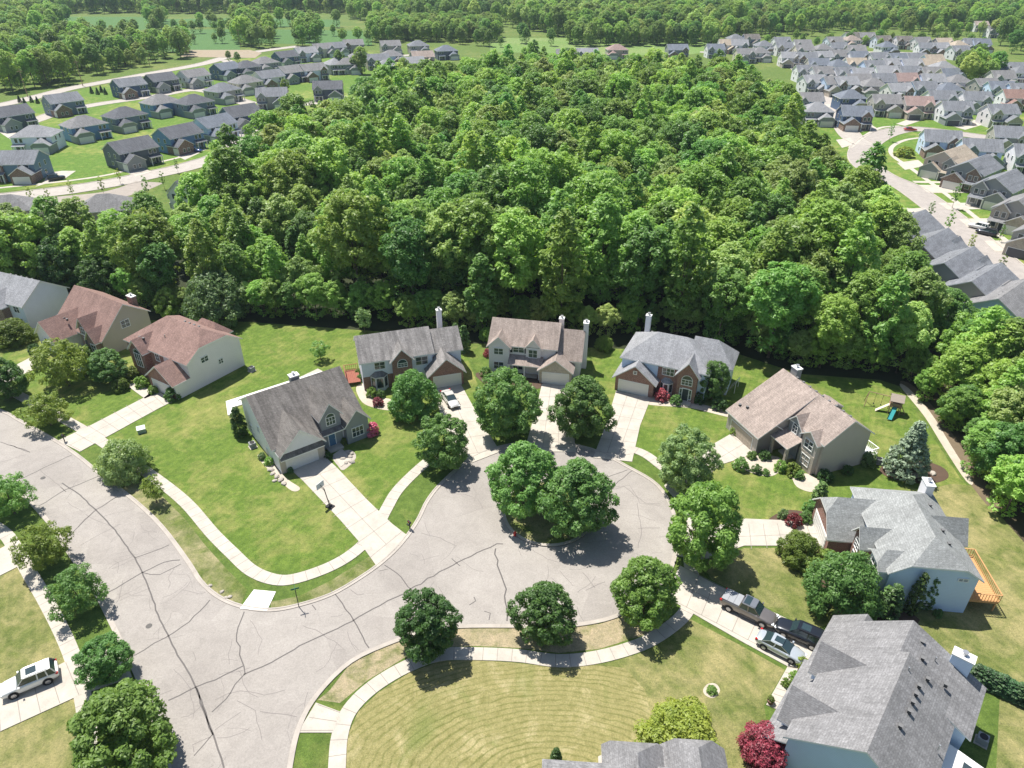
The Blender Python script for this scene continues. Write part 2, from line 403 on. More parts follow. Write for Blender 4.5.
# ground: one sheet that reaches past the horizon line of the picture
mb = MB(); mb.quad([(-9000, -3000, 0), (9000, -3000, 0), (9000, 12000, 0), (-9000, 12000, 0)]); g = mb.build('ground', M_GROUND); g['kind'] = 'structure'

# near road and cul-de-sac
right_kerb = px([(-120, 372), (-60, 390), (0, 412), (17, 421), (51, 440), (75, 456), (99, 475.5), (133, 502), (160, 528), (186, 563), (199, 583), (216, 598), (239, 608), (269, 612), (299, 607), (332, 596), (360, 580),
                 (385, 562), (405, 542), (420, 520), (430, 500), (446, 481), (473, 459), (505, 447), (545, 443), (590, 450), (627, 468), (656, 486), (671, 512), (675, 540), (668, 570), (650, 595), (621, 612), (596, 620), (560, 624.5), (512, 624.5),
                 (459, 625), (425, 630), (393, 640), (350, 660), (316, 693), (297, 726), (287, 768), (280, 830), (275, 960)])
left_kerb = px([(-120, 436), (-60, 452), (0, 480), (22, 492), (38, 507), (55, 527), (75, 557), (99, 593), (120, 634), (139, 672), (155, 715), (172, 768), (195, 850), (225, 960)])
RK = catmull(right_kerb, 4); LK = catmull(left_kerb, 4)
road = sheet('road', RK + list(reversed(LK)), .004, M_ROAD)
mb = MB()
def cr(pxs, w=.13, m=0, j=.05): line_strip(mb, px(pxs), w * (1.05 if w > .12 else 1.25), .009, m, j * 1.2)
cr([(62, 483), (80, 495), (96, 510), (115, 530), (135, 558), (148, 585), (160, 620), (175, 650), (190, 675), (201, 700), (215, 740), (224, 768)], .15, 0, .025)
cr([(60, 487), (66, 492), (52, 480), (40, 470)], .05, 1); cr([(0, 442), (30, 452), (10, 445)], .08)
cr([(22, 478), (50, 465), (72, 455)], .1); cr([(38, 506), (65, 490), (99, 476)], .11); cr([(70, 535), (90, 515), (116, 497)], .09); cr([(116, 497), (95, 510), (78, 527)], .06, 1)
cr([(106, 594), (125, 583), (142, 573), (165, 562), (180, 560)], .12); cr([(135, 558), (152, 552), (169, 545)], .1); cr([(142, 573), (160, 575), (181, 564)], .09)
cr([(134, 656), (155, 643), (175, 632), (190, 622), (210, 600)], .13); cr([(170, 700), (196, 687), (225, 675), (243, 666)], .12)
cr([(196, 687), (203, 712), (213, 735)], .12); cr([(244, 612), (236, 635), (241, 660), (245, 674), (236, 685), (225, 700), (212, 712)], .1)
cr([(245, 674), (270, 663), (300, 646), (345, 625), (380, 605), (410, 590), (440, 572), (470, 556), (497, 545), (503, 544)], .15, 0, .07)
cr([(330, 590), (338, 598), (350, 615), (360, 632), (369, 648)], .1); cr([(303, 625), (316, 630), (345, 649), (336, 650)], .05, 1); cr([(495, 549), (500, 570), (505, 590), (507, 608), (507, 621)], .15, 0, .08)
cr([(385, 565), (397, 573), (412, 590)], .09); cr([(380, 571), (388, 569)], .06); cr([(422, 533), (440, 538), (456, 546), (454, 548)], .06, 1); cr([(452, 558), (460, 566)], .08)
cr([(470, 605), (476, 601), (474, 597)], .09); cr([(484, 611), (489, 613), (489, 620)], .08); cr([(0, 462), (25, 455)], .05, 1); cr([(80, 546), (100, 534), (120, 524)], .05, 1); cr([(85, 515), (95, 520), (110, 526)], .04, 1)
cr([(583, 573), (595, 588)], .06, 1); cr([(585, 590), (605, 582)], .07, 1); cr([(633, 470), (615, 485)], .08); cr([(610, 490), (625, 487), (645, 503), (660, 504)], .07, 1); cr([(638, 528), (660, 528)], .07, 1)
cr([(612, 488), (630, 485), (640, 503), (660, 506)], .05, 1); cr([(637, 503), (642, 530), (638, 548)], .06, 1); cr([(590, 483), (627, 470)], .08)
cr([(215, 700), (240, 690), (265, 695), (285, 690)], .05, 1); cr([(238, 700), (255, 712), (262, 740)], .05, 1); cr([(195, 755), (212, 735)], .08); cr([(195, 752), (193, 745), (210, 737)], .06, 1)
cr([(150, 700), (172, 690)], .05, 1); cr([(240, 712), (225, 722), (215, 730)], .05, 1); cr([(260, 712), (290, 715), (297, 717)], .06, 1); cr([(316, 693), (345, 668), (357, 660)], .06, 1); cr([(120, 600), (150, 588)], .04, 1)
cr([(250, 560 + 60), (262, 640), (258, 655)], .04, 1); cr([(350, 590), (357, 596), (364, 594)], .06, 1); cr([(312, 605), (316, 610)], .08)
_r = random.Random(21)
def _in(x, y, P):
    c = False; j = len(P) - 1
    for i in range(len(P)):
        if (P[i].y > y) != (P[j].y > y) and x < (P[j].x - P[i].x) * (y - P[i].y) / (P[j].y - P[i].y) + P[i].x: c = not c
        j = i
    return c
_road = RK + list(reversed(LK)); _n = 0
while _n < 95:
    x, y = _r.uniform(-60, 24), _r.uniform(34, 92)
    if not _in(x, y, _road): continue
    a = _r.choice([.5, -1.1, 2.0, .2]) + _r.gauss(0, .3); L = _r.uniform(1.2, 5); q = []
    while L > 0:
        q.append(Vector((x, y, 0))); st = _r.uniform(.4, .9); x += st * math.cos(a); y += st * math.sin(a); a += _r.gauss(0, .28); L -= st
        if not _in(x, y, _road): break
    if len(q) > 2: line_strip(mb, q, _r.uniform(.03, .06), .008, 1); _n += 1
crk = mb.build('crack_sealing', [M_TAR, M_TAR2], road)

mb = MB(); band(mb, RK, 0, .5, 0, .07); band(mb, RK, .34, .5, .07, .11)
k1 = mb.build('kerb', M_KERB); k1['kind'] = 'structure'
mb = MB(); band(mb, LK, 0, -.5, 0, .07); band(mb, LK, -.34, -.5, .07, .11)
k2 = mb.build('kerb', M_KERB); k2['kind'] = 'structure'
# planted island
c_is = at(548, 512); isl = []
for k in range(40):
    a = 2 * math.pi * k / 40; isl.append(Vector((c_is.x + 5.9 * math.cos(a), c_is.y + 6.3 * math.sin(a), 0)))
islc = isl + [isl[0]]
mb = MB(); mb.prism([(p.x, p.y) for p in isl], 0, .10, 0); o = mb.build('island', M_VERGE); o['kind'] = 'structure'
mb = MB(); band(mb, islc, 0, .4, .0, .16); o = mb.build('island_kerb', M_KERB); o['kind'] = 'structure'

def walk(pts, w, name='sidewalk', mat=M_CONC, z=.075, joint=1.5):
    c = catmull(px(pts), 5); mb = MB(); band(mb, c, -w / 2, w / 2, 0, z, 0, joint, 1)
    o = mb.build(name, [mat, M_JOINT]); o['kind'] = 'structure'; return o
walk([(-60, 352), (0, 386), (20, 396), (60, 417), (85, 431), (105, 444), (125, 458), (155, 478), (186, 503), (212, 533), (232, 553), (252, 571), (276, 580), (299, 578), (332, 566), (356, 551), (374, 532), (386, 510), (398, 490), (420, 468), (440, 452)], 1.6)
walk([(606, 446), (625, 448), (642, 453), (657, 463), (676, 480), (688, 503), (693, 530), (690, 560), (694, 590), (686, 612), (668, 629), (640, 645), (599, 657), (559, 661), (519, 656), (476, 654), (439, 655), (406, 667), (373, 687), (350, 710), (340, 735), (337, 768), (334, 840)], 1.55)
walk([(-50, 500), (0, 530), (15, 548), (30, 574), (46, 601), (63, 634), (75, 664), (83, 697), (88, 730), (96, 768), (110, 840)], 1.5)

def slab(pts, mat=M_CONC, name='driveway', z=.082, joints=True, n1=2, n2=4, smooth=False):
    """concrete slab; pts = outline in photo pixels surveyed onto the ground; first four corners span the joint grid"""
    P = px(pts)
    mb = MB(); mb.prism([(p.x, p.y) for p in (catmull(P, 4, True) if smooth else P)], 0, z, 0)
    o = mb.build(name, [mat, M_JOINT]); o['kind'] = 'structure'; return o
def joints(quad, n1, n2, z=.088):
    a, b, c, d = px(quad); mb = MB()
    for i in range(1, n1): line_strip(mb, [a.lerp(b, i / n1), d.lerp(c, i / n1)], .07, z)
    for i in range(0, n2 + 1): line_strip(mb, [a.lerp(d, i / n2), b.lerp(c, i / n2)], .07, z)
    o = mb.build('slab_joints', M_JOINT); o['kind'] = 'structure'
slab([(156, 389), (172, 402), (160, 408), (109, 436), (80, 452), (58, 441), (92, 425), (144, 398)]); joints([(150, 393), (165, 406), (81, 451), (60, 440)], 2, 7)
slab([(126, 385), (137, 383), (156, 394), (145, 399)], name='front_walk')
slab([(36, 355), (41, 366), (22, 376), (-20, 396), (-40, 386), (5, 371)])
slab([(291, 470), (325, 457), (337, 468), (367, 500), (392, 524), (409, 537), (377, 567), (360, 543), (340, 520), (302, 480)]); joints([(302, 481), (337, 468), (402, 532), (370, 558)], 2, 6)
slab([(341, 467), (352, 459), (342, 449), (333, 455)], name='front_walk')
slab([(431, 381), (459, 381), (476, 412), (500, 452), (472, 463), (452, 450), (440, 412)]); joints([(433, 384), (459, 383), (495, 450), (460, 456)], 2, 5)
slab([(542, 384), (567, 384), (571, 412), (576, 452), (524, 452), (536, 410)]); joints([(543, 386), (567, 386), (574, 448), (527, 448)], 3, 5)
slab([(616, 391), (651, 398), (640, 426), (632, 462), (593, 458), (606, 425)]); joints([(616, 393), (650, 400), (630, 455), (596, 452)], 3, 5)
slab([(731, 434), (758, 453), (724, 464), (694, 484), (674, 498), (664, 486), (700, 452)]); joints([(731, 436), (756, 453), (688, 486), (678, 474)], 2, 4)
slab([(819, 522), (830, 546), (744, 546), (704, 560), (676, 556), (675, 540), (700, 530), (745, 519)]); joints([(820, 523), (829, 545), (720, 551), (720, 525)], 2, 7)
slab([(680, 566), (712, 583), (760, 606), (822, 636), (802, 670), (788, 667), (740, 641), (695, 615), (664, 596)]); joints([(684, 568), (815, 634), (798, 667), (672, 600)], 8, 2)
slab([(788, 666), (798, 668), (784, 713), (766, 705)], name='front_walk'); joints([(788, 668), (798, 669), (784, 712), (767, 705)], 1, 7)
slab([(316, 703), (340, 712), (333, 733), (298, 733)]); joints([(318, 705), (340, 713), (333, 731), (300, 731)], 1, 2)
slab([(254, 590), (276, 592), (267, 611), (240, 609)], M_CONC2)
slab([(122, 646), (132, 677), (79, 696), (0, 732), (-60, 760), (-60, 722), (0, 694), (66, 662)]); joints([(66, 663), (79, 695), (-20, 741), (-20, 703)], 1, 5)
slab([(8, 545), (20, 566), (-40, 596), (-60, 580)])
slab([(598, 757), (622, 745), (640, 790), (600, 800)], name='front_walk')
slab([(226, 402), (300, 378), (322, 372), (330, 378), (318, 384), (232, 408), (234, 414), (228, 416)], M_CONC2, 'patio', .16)
slab([(286, 384), (318, 369), (331, 376), (310, 392)], M_CONC, 'patio', .1)

# lawns of their own colour
sheet('lawn', px([(338, 840), (345, 768), (348, 735), (358, 712), (379, 692), (409, 673), (440, 661), (476, 660), (519, 663), (559, 668), (604, 664), (645, 652), (672, 636), (690, 619), (740, 645), (785, 670), (764, 706), (770, 740), (800, 840)]), .004, M_LAWN2)
sheet('lawn', px([(345, 800), (348, 735), (358, 712), (379, 692), (409, 673), (440, 661), (476, 660), (519, 663), (559, 668), (596, 665), (625, 668), (645, 690), (652, 720), (640, 760), (640, 800)]), .008, M_DRY)
sheet('lawn', px([(0, 300), (120, 320), (250, 318), (330, 325), (460, 340), (500, 440), (470, 440), (440, 445), (400, 480), (376, 525), (345, 553), (300, 572), (262, 570), (232, 545), (200, 510), (170, 480), (120, 447), (60, 412), (0, 382), (-80, 340), (-80, 290)]), .004, M_LAWN)
sheet('lawn', px([(590, 345), (735, 352), (800, 374), (880, 382), (905, 395), (960, 478), (1000, 520), (1000, 540), (930, 520), (840, 500), (825, 520), (700, 525), (690, 480), (650, 455), (620, 445), (600, 440)]), .004, M_LAWN)
sheet('lawn', px([(700, 562), (745, 548), (832, 548), (850, 520), (900, 496), (950, 484), (978, 486), (1050, 566), (1100, 610), (1200, 760), (1200, 900), (990, 900), (1000, 690), (840, 620), (812, 630), (712, 580)]), .006, M_LAWN2)
sheet('lawn', px([(-120, 520), (-5, 536), (12, 556), (28, 582), (45, 612), (60, 642), (70, 668), (76, 700), (90, 780), (105, 860), (-150, 900)]), .004, M_LAWN2)
sheet('verge', px([(270, 602), (299, 596), (332, 580), (360, 562), (372, 555), (376, 566), (358, 580), (332, 594), (299, 606), (272, 611)]), .008, M_VERGE)
sheet('verge', px([(128, 472), (160, 494), (186, 520), (205, 545), (225, 567), (247, 590), (240, 606), (216, 596), (199, 580), (186, 560), (160, 526), (133, 500), (105, 478)]), .008, M_VERGE)
sheet('verge', px([(330, 690), (350, 664), (393, 643), (425, 633), (459, 628), (560, 628), (600, 624), (625, 616), (660, 630), (599, 649), (559, 653), (519, 648), (476, 646), (439, 647), (404, 658), (368, 680), (340, 703), (318, 700)]), .008, M_PATCHY)
def bed(pts, mat, name='garden_bed', z=.03):
    mb = MB(); mb.prism([(p.x, p.y) for p in catmull(px(pts), 4, True)], 0, z, 0); o = mb.build(name, mat); o['kind'] = 'structure'; return o
bed([(732, 464), (748, 456), (778, 457), (783, 468), (799, 474), (808, 474), (821, 483), (813, 492), (797, 487), (790, 475), (781, 472), (772, 476), (758, 475), (742, 469)], M_GRAVEL)
bed([(640, 400), (662, 396), (700, 404), (740, 414), (742, 420), (715, 414), (690, 408), (650, 405)], M_GRAVEL)
bed([(356, 388), (365, 384), (376, 396), (392, 400), (392, 410), (375, 408), (362, 402)], M_GRAVEL)
bed([(900, 386), (908, 388), (930, 412), (950, 444), (972, 480), (966, 481), (944, 448), (924, 416)], M_GRAVEL, 'path', .035)
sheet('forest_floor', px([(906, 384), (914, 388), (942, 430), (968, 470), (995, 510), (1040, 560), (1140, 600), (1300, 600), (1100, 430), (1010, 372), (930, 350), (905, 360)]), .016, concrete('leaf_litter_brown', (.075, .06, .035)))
bed([(900, 383), (912, 385), (934, 408), (958, 442), (980, 474), (1002, 508), (990, 508), (966, 478), (944, 446), (922, 412)], concrete('dry_margin', (.17, .13, .085)), 'path', .02)
bed([(258, 458), (264, 455), (286, 478), (300, 488), (292, 491), (276, 477)], M_GRAVEL)
bed([(333, 456), (350, 450), (356, 458), (344, 470), (338, 466)], M_ROCK)
bed([(770, 518), (790, 510), (818, 516), (818, 524), (775, 523)], M_MULCH)
bed([(880, 468), (905, 458), (940, 466), (948, 478), (925, 484), (890, 478)], M_MULCH)
bed([(784, 712), (798, 668), (812, 676), (808, 700), (795, 722), (780, 724)], M_MULCH)
bed([(810, 560), (835, 550), (870, 590), (920, 620), (880, 628), (830, 600)], M_MULCH)
bed([(480, 372), (545, 377), (542, 388), (500, 390), (482, 382)], M_MULCH)
bed([(750, 733), (768, 720), (790, 730), (798, 760), (780, 790), (748, 780)], M_MULCH)
# worn ring round the little shrub
o = bed([(703, 690), (708, 684), (716, 684), (720, 691), (714, 698), (706, 696)], M_GRAVEL)
# leaf litter under the wood
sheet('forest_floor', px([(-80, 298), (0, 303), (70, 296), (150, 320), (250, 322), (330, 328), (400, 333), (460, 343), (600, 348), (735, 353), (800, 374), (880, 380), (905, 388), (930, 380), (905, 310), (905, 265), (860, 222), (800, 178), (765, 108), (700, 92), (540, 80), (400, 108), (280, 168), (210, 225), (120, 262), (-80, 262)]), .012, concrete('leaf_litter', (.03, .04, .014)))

# ------------------------------------------------------------------ houses
def offp(p, q, d):
    return p + (q - p).normalized() * d

class House:
    """front = local -y; blocks of wall + roof that interpenetrate give valleys and dormers"""
    def __init__(s, name, loc, yaw, label, cat='house', group=None, roof='grey', wall='white', trim=None, far=False):
        s.e = empty(name, (loc[0], loc[1], 0), R(yaw), label, cat, group)
        s.rm = [ROOF[roof], trim or M_TRIM]; s.walls = {}; s.roof = MB(); s.wall = wall; s.far = far; s.wins = {}
    def wmb(s, mat):
        return s.walls.setdefault(mat, MB())
    def block(s, x0, x1, y0, y1, ze, zr, axis='x', mat=None, clip=(0, 0), yr=None, zb=None, oh=.38, z0=0, roof=True):
        """gable (clip 0) to hip (clip 1) block; axis = direction of the ridge; yr ridge position; zb rear eave height"""
        mat = mat or s.wall; w = s.wmb(mat)
        if axis == 'x': a0, a1, b0, b1 = x0, x1, y0, y1
        else: a0, a1, b0, b1 = y0, y1, x0, x1
        T = (lambda a, b, z: (a, b, z)) if axis == 'x' else (lambda a, b, z: (b, a, z))
        zf = ze; zb = ze if zb is None else zb; yr = (b0 + b1) / 2 if yr is None else yr
        sf = (zr - zf) / (yr - b0); sb = (zr - zb) / (b1 - yr)
        def prof(k):   # wall top outline at an end with clip k, list of (b, z)
            zc = zr - k * (zr - max(zf, zb))
            if k <= 0: return [(b0, zf), (yr, zr), (b1, zb)]
            return [(b0, zf), (yr - (zr - zc) / sf, zc), (yr + (zr - zc) / sb, zc), (b1, zb)]
        # walls: two ends and two sides
        for a, k, fl in ((a0, clip[0], 1), (a1, clip[1], 0)):
            pr = prof(k); pts = [T(a, b0, z0)] + [T(a, b, z) for b, z in pr] + [T(a, b1, z0)]
            flip = fl ^ (axis == 'y'); w.quad(pts if not flip else pts[::-1], 0)
        side1 = [T(a0, b0, z0), T(a1, b0, z0), T(a1, b0, zf), T(a0, b0, zf)]; side2 = [T(a1, b1, z0), T(a0, b1, z0), T(a0, b1, zb), T(a1, b1, zb)]
        for q in (side1, side2): w.quad(q if axis == 'x' else q[::-1], 0)
        if not roof: return
        t = .17; r = s.roof
        inset = lambda k: k * (zr - max(zf, zb)) / max(sf, sb) if k > 0 else 0
        def ring(dz):
            o = oh
            A0, A1 = a0 - o, a1 + o
            def end(A, k, sg):
                if k <= 0: return None
                zc = zr - k * (zr - max(zf, zb)); sl = (zr - zc) / max(inset(k), .01)
                z = zc - o * sl * 1.0
                return [(A, yr - (zr - z) / sf, z), (A, yr + (zr - z) / sb, z)]
            F0 = (A0, b0 - o, zf - o * sf); F1 = (A1, b0 - o, zf - o * sf); B0 = (A0, b1 + o, zb - o * sb); B1 = (A1, b1 + o, zb - o * sb)
            e0 = end(A0, clip[0], -1); e1 = end(A1, clip[1], 1)
            R0 = ((a0 + inset(clip[0])) if e0 else A0, yr, zr); R1 = ((a1 - inset(clip[1])) if e1 else A1, yr, zr)
            up = lambda p: T(p[0], p[1], p[2] + dz)
            front = [F0, F1] + ([e1[0]] if e1 and clip[1] < .999 else []) + [R1, R0] + ([e0[0]] if e0 and clip[0] < .999 else [])
            back = [B1, B0] + ([e0[1]] if e0 and clip[0] < .999 else []) + [R0, R1] + ([e1[1]] if e1 and clip[1] < .999 else [])
            faces = [front, back]
            if e0: faces.append([e0[1], e0[0], R0] if clip[0] < .999 else [B0, F0, R0])
            if e1: faces.append([e1[0], e1[1], R1] if clip[1] < .999 else [F1, B1, R1])
            out0 = [F0] + ([e0[0], e0[1]] if e0 and clip[0] < .999 else ([R0] if not e0 else [])) + [B0]
            out1 = [B1] + ([e1[1], e1[0]] if e1 and clip[1] < .999 else ([R1] if not e1 else [])) + [F1]
            rim = out0 + out1   # F0..B0,B1..F1
            return [[up(p) for p in f] for f in faces], [up(p) for p in rim]
        top, rt = ring(t); bot, rb = ring(-.01)
        fx = axis == 'y'
        for f in top: r.quad(f if not fx else f[::-1], 0)
        for f in bot: r.quad(f[::-1] if not fx else f, 1)
        n = len(rt)
        for i in range(n):
            j = (i + 1) % n; q = [rb[i], rt[i], rt[j], rb[j]]
            r.quad(q if not fx else q[::-1], 1)
    def shed(s, x0, x1, y0, y1, zf, zb, oh=.2, mat=1):
        sl = (zb - zf) / (y1 - y0); r = s.roof; Z = zf - sl * oh
        a = [(x0 - oh, y0 - oh, Z), (x1 + oh, y0 - oh, Z), (x1 + oh, y1, zb), (x0 - oh, y1, zb)]; b = [(p[0], p[1], p[2] - .14) for p in a]
        r.quad(a, 0); r.quad(b[::-1], 1)
        for i in range(4):
            j = (i + 1) % 4; r.quad([b[i], b[j], a[j], a[i]], 1)
    def wbox(s, x0, x1, y0, y1, z0, z1, mat=None): s.wmb(mat or s.wall).box(x0, x1, y0, y1, z0, z1)
    def window(s, x, y, z, w=1.0, h=1.35, face='F', frame=None, mull=1, shutters=None, arch=False):
        ang = {'F': 0, 'R': 90, 'B': 180, 'L': -90}[face]
        key = ('w', w, h, mull, arch, shutters)
        if key not in s.wins:
            m = MB(); fw = .09
            if s.far:
                m.box(-w / 2 - fw, w / 2 + fw, -.05, .03, -h / 2 - fw, h / 2 + fw, 1); m.quad([(-w / 2, -.054, -h / 2), (w / 2, -.054, -h / 2), (w / 2, -.054, h / 2), (-w / 2, -.054, h / 2)], 0)
            else:
                m.box(-w / 2 - fw, w / 2 + fw, -.09, .02, -h / 2 - fw, -h / 2, 1); m.box(-w / 2 - fw, w / 2 + fw, -.09, .02, h / 2, h / 2 + fw, 1)
                m.box(-w / 2 - fw, -w / 2, -.085, .02, -h / 2, h / 2, 1); m.box(w / 2, w / 2 + fw, -.085, .02, -h / 2, h / 2, 1)
                for i in range(mull): xx = -w / 2 + w * (i + 1) / (mull + 1); m.box(xx - .035, xx + .035, -.07, .0, -h / 2, h / 2, 1)
                m.box(-w / 2, w / 2, -.06, .0, -.025, .025, 1)
                if arch:
                    P = [(w / 2 * math.cos(t), h / 2 + w / 2 * math.sin(t)) for t in [math.pi * i / 8 for i in range(9)]]
                    m.quad([(a, -.05, b) for a, b in P], 0)
                    for i in range(8):
                        a, b = P[i], P[i + 1]; k = 1 + 2 * fw / w
                        a2 = (a[0] * k, h / 2 + (a[1] - h / 2) * k); b2 = (b[0] * k, h / 2 + (b[1] - h / 2) * k)
                        m.quad([(a[0], -.08, a[1]), (a2[0], -.08, a2[1]), (b2[0], -.08, b2[1]), (b[0], -.08, b[1])], 1)
                if shutters:
                    for q in (-1, 1): m.box(q * (w / 2 + fw + .24) - .2, q * (w / 2 + fw + .24) + .2, -.06, .02, -h / 2 - fw, h / 2 + fw, 2)
            me = m.mesh('window', [M_GLASS, M_TRIM, M_BLACK])
            pm = None
            if not s.far:
                p = MB(); p.quad([(-w / 2, -.02, -h / 2), (w / 2, -.02, -h / 2), (w / 2, -.02, h / 2), (-w / 2, -.02, h / 2)], 0); pm = p.mesh('pane', M_GLASS)
            s.wins[key] = (me, pm)
        me, pm = s.wins[key]
        o = inst('window', me, s.e, (x, y, z), R(ang))
        if pm: inst('pane', pm, o)
        return o
    def gdoor(s, x, y, w=4.9, h=2.15, face='F', mat=None, arch=False):
        ang = {'F': 0, 'R': 90, 'B': 180, 'L': -90}[face]; m = MB()
        m.box(-w / 2 - .12, w / 2 + .12, -.03, .02, 0, h + .12, 1); m.box(-w / 2, w / 2, -.045, -.02, 0.02, h, 0)
        if not s.far:
            n = 8 if w > 4 else 4
            for i in range(n):
                for j in range(4):
                    cx = -w / 2 + w * (i + .5) / n; cz = h * (j + .5) / 4
                    m.box(cx - w / n * .4, cx + w / n * .4, -.06, -.045, cz - h * .09, cz + h * .09, 0)
        return m.build('garage_door', [mat or M_GDOOR, M_TRIM], s.e, loc=(x, y, 0), rz=R(ang))
    def door(s, x, y, z=.3, mat=None, face='F', glassy=False):
        m = MB(); m.box(-.6, .6, -.05, .02, 0, 2.25, 1); m.box(-.47, .47, -.08, -.05, .03, 2.1, 0)
        o = m.build('front_door', [mat or M_DOOR, M_TRIM], s.e, loc=(x, y, z), rz=R({'F': 0, 'R': 90, 'B': 180, 'L': -90}[face]))
        if not s.far:
            k = MB(); k.box(.34, .4, -.14, -.08, 1.0, 1.08); k.build('handle', M_METAL, o)
            st = MB(); st.box(-1.1, 1.1, -1.3, 0, -z, -.02); st.build('step', M_CONC, s.e, loc=(x, y, z), rz=o.rotation_euler.z)
        return o
    def chimney(s, x, y, z0, z1, w=1.0, d=.75, mat=None, cap=True):
        m = MB(); m.box(x - w / 2, x + w / 2, y - d / 2, y + d / 2, z0, z1, 0); m.box(x - w / 2 - .08, x + w / 2 + .08, y - d / 2 - .08, y + d / 2 + .08, z1, z1 + .14, 1)
        o = m.build('chimney', [WALL[mat] if mat in WALL else BRICK[mat] if mat in BRICK else WALL[s.wall] if s.wall in WALL else BRICK[s.wall], M_TRIM], s.e)
        k = MB(); k.tube((x, y, z1 + .14), (x, y, z1 + .5), .17, .17, 10); k.tube((x, y, z1 + .5), (x, y, z1 + .56), .27, .27, 10); k.build('flue_cap', M_METAL, o)
        return o
    def posts(s, pts, z1, w=.22, mat=None):
        for x, y in pts:
            m = MB(); m.box(-w / 2, w / 2, -w / 2, w / 2, 0, z1); m.build('porch_post', mat or M_TRIM, s.e, loc=(x, y, 0))
    def vents(s, pts, kind='box'):
        for x, y, z in pts:
            m = MB()
            if kind == 'box': m.box(-.14, .14, -.14, .14, -.25, .12); m.box(-.18, .18, -.18, .18, .12, .17, 1)
            else: m.tube((0, 0, -.2), (0, 0, .45), .07, .07, 8)
            m.build('roof_vent', [M_VENT, M_VENTCAP] if kind == 'box' else M_METAL, s.e, loc=(x, y, z))
    def bay(s, x, y, w=2.4, d=.8, z0=.4, z1=2.6, roofz=3.2, mat='white', floors=None):
        pts = [(x - w / 2, y + .02), (x - w / 2 + d * .8, y - d), (x + w / 2 - d * .8, y - d), (x + w / 2, y + .02)]
        m = MB(); m.prism(pts, 0, z1); b = m.build('bay_window', WALL[mat], s.e)
        for i in range(3):
            p = Vector((*pts[i], 0)); q = Vector((*pts[i + 1], 0)); L = (q - p).length; c = (p + q) / 2; ang = math.atan2(q.y - p.y, q.x - p.x)
            g = MB(); g.box(-L / 2 + .16, L / 2 - .16, -.02, .02, z0 + .3, z1 - .25); g.build('pane', M_GLASS, b, loc=(c.x, c.y, 0), rz=ang)
        r = MB(); k = 1.1; e = [((px_ - x) * k + x, (py_ - y) * k + y) for px_, py_ in pts]; top = [(x - w * .22, y), (x + w * .22, y)]
        r.quad([(e[0][0], e[0][1], z1), (e[1][0], e[1][1], z1), (top[0][0], y, roofz)]); r.quad([(e[1][0], e[1][1], z1), (e[2][0], e[2][1], z1), (top[1][0], y, roofz), (top[0][0], y, roofz)])
        r.quad([(e[2][0], e[2][1], z1), (e[3][0], e[3][1], z1), (top[1][0], y, roofz)]); r.quad([(p[0], p[1], z1) for p in reversed(e)])
        r.build('bay_roof', s.rm[0], b)
    def finish(s):
        for k, m in s.walls.items():
            m.build('wall', WALL[k] if k in WALL else BRICK[k], s.e)
        r = s.roof.build('roof', s.rm, s.e)
        return s.e

# ---- the nine houses round the cul-de-sac and along the near road
# white-sided bungalow with the dark brown roof
h = House('bungalow', (-33.0, 79.0), 37, 'bungalow with streaked brown roof and wide white garage door on the big lawn', roof='brown', wall='white')
h.block(0, 13.6, 0, 11.8, 3.3, 8.2, yr=7.0, zb=5.2)
h.block(.42, 6.4, -1.9, 5.5, 3.15, 6.1, 'y', 'white', oh=.4); h.wbox(0, .45, -1.85, .05, 0, 2.9)
h.wbox(-.02, .9, -1.96, -1.86, 0, 2.9, 'tan'); h.wbox(5.45, 6.45, -1.96, -1.86, 0, 2.9, 'tan'); h.wbox(6.42, 6.5, -1.9, 0, 0, 3.0, 'grey')
h.shed(.1, 6.35, -2.35, -1.9, 2.55, 3.05, .1)
h.gdoor(3.1, -1.92, 4.7)
h.block(7.1, 10.1, -.25, 6.6, 5.5, 7.4, 'y', 'grey', oh=.4)
h.block(10.4, 13.9, -1.1, 5, 3.5, 5.4, 'y', 'grey', oh=.4)
h.shed(7.0, 10.1, -.9, -.2, 3.0, 3.3)
h.window(8.6, -.27, 4.5, 1.3, 1.2, mull=2, arch=True); h.window(12.1, -1.12, 1.7, 1.7, 1.5, mull=2); h.door(8.4, -.27, .3, flat('door_blue', (.07, .16, .28), .5))
h.window(0, 5.5, 3.4, .8, 1.0, 'L'); h.window(0, 9.4, 1.5, .9, 1.1, 'L')
h.window(0, 3, 1.2, .5, .6, 'L'); h.chimney(7.4, 8.8, 4, 8.2, 1.3, 1.0, 'grey')
h.finish()
# rear left house
h = House('family_house', (-24.3, 99.3), 17, 'pale blue house with red brick entry gable and grey roof, left of three rear houses', roof='stained', wall='paleblue')
h.block(0, 11.6, 0, 7.8, 5.4, 8.1); h.block(11.4, 16.6, .7, 7.4, 5.0, 7.4)
h.block(10.5, 16.15, -2.7, 2.2, 2.7, 5.3, 'y', 'red', oh=.45); h.gdoor(13.4, -2.72, 4.5)
h.block(4.9, 8.1, -.7, 3.4, 5.3, 7.1, 'y', 'red', oh=.45); h.bay(2.6, 0, 2.7, .85, .3, 2.6, 3.3)
h.wbox(0.02, 1.2, -.05, .0, 0, 2.5, 'red'); h.wbox(4.0, 4.9, -.05, 0, 0, 2.5, 'red')
h.window(2.9, 0, 4.3, 1.6, 1.2); h.window(9.8, 0, 4.1, 1.9, 1.4); h.door(6.5, -.72); h.window(6.5, -.72, 4.2, 1.5, .6, arch=True, mull=2)
h.window(5.6, -.72, 1.5, .4, 1.6, mull=0); h.window(7.4, -.72, 1.5, .4, 1.6, mull=0); h.window(0, 4, 4.2, .9, 1.2, 'L')
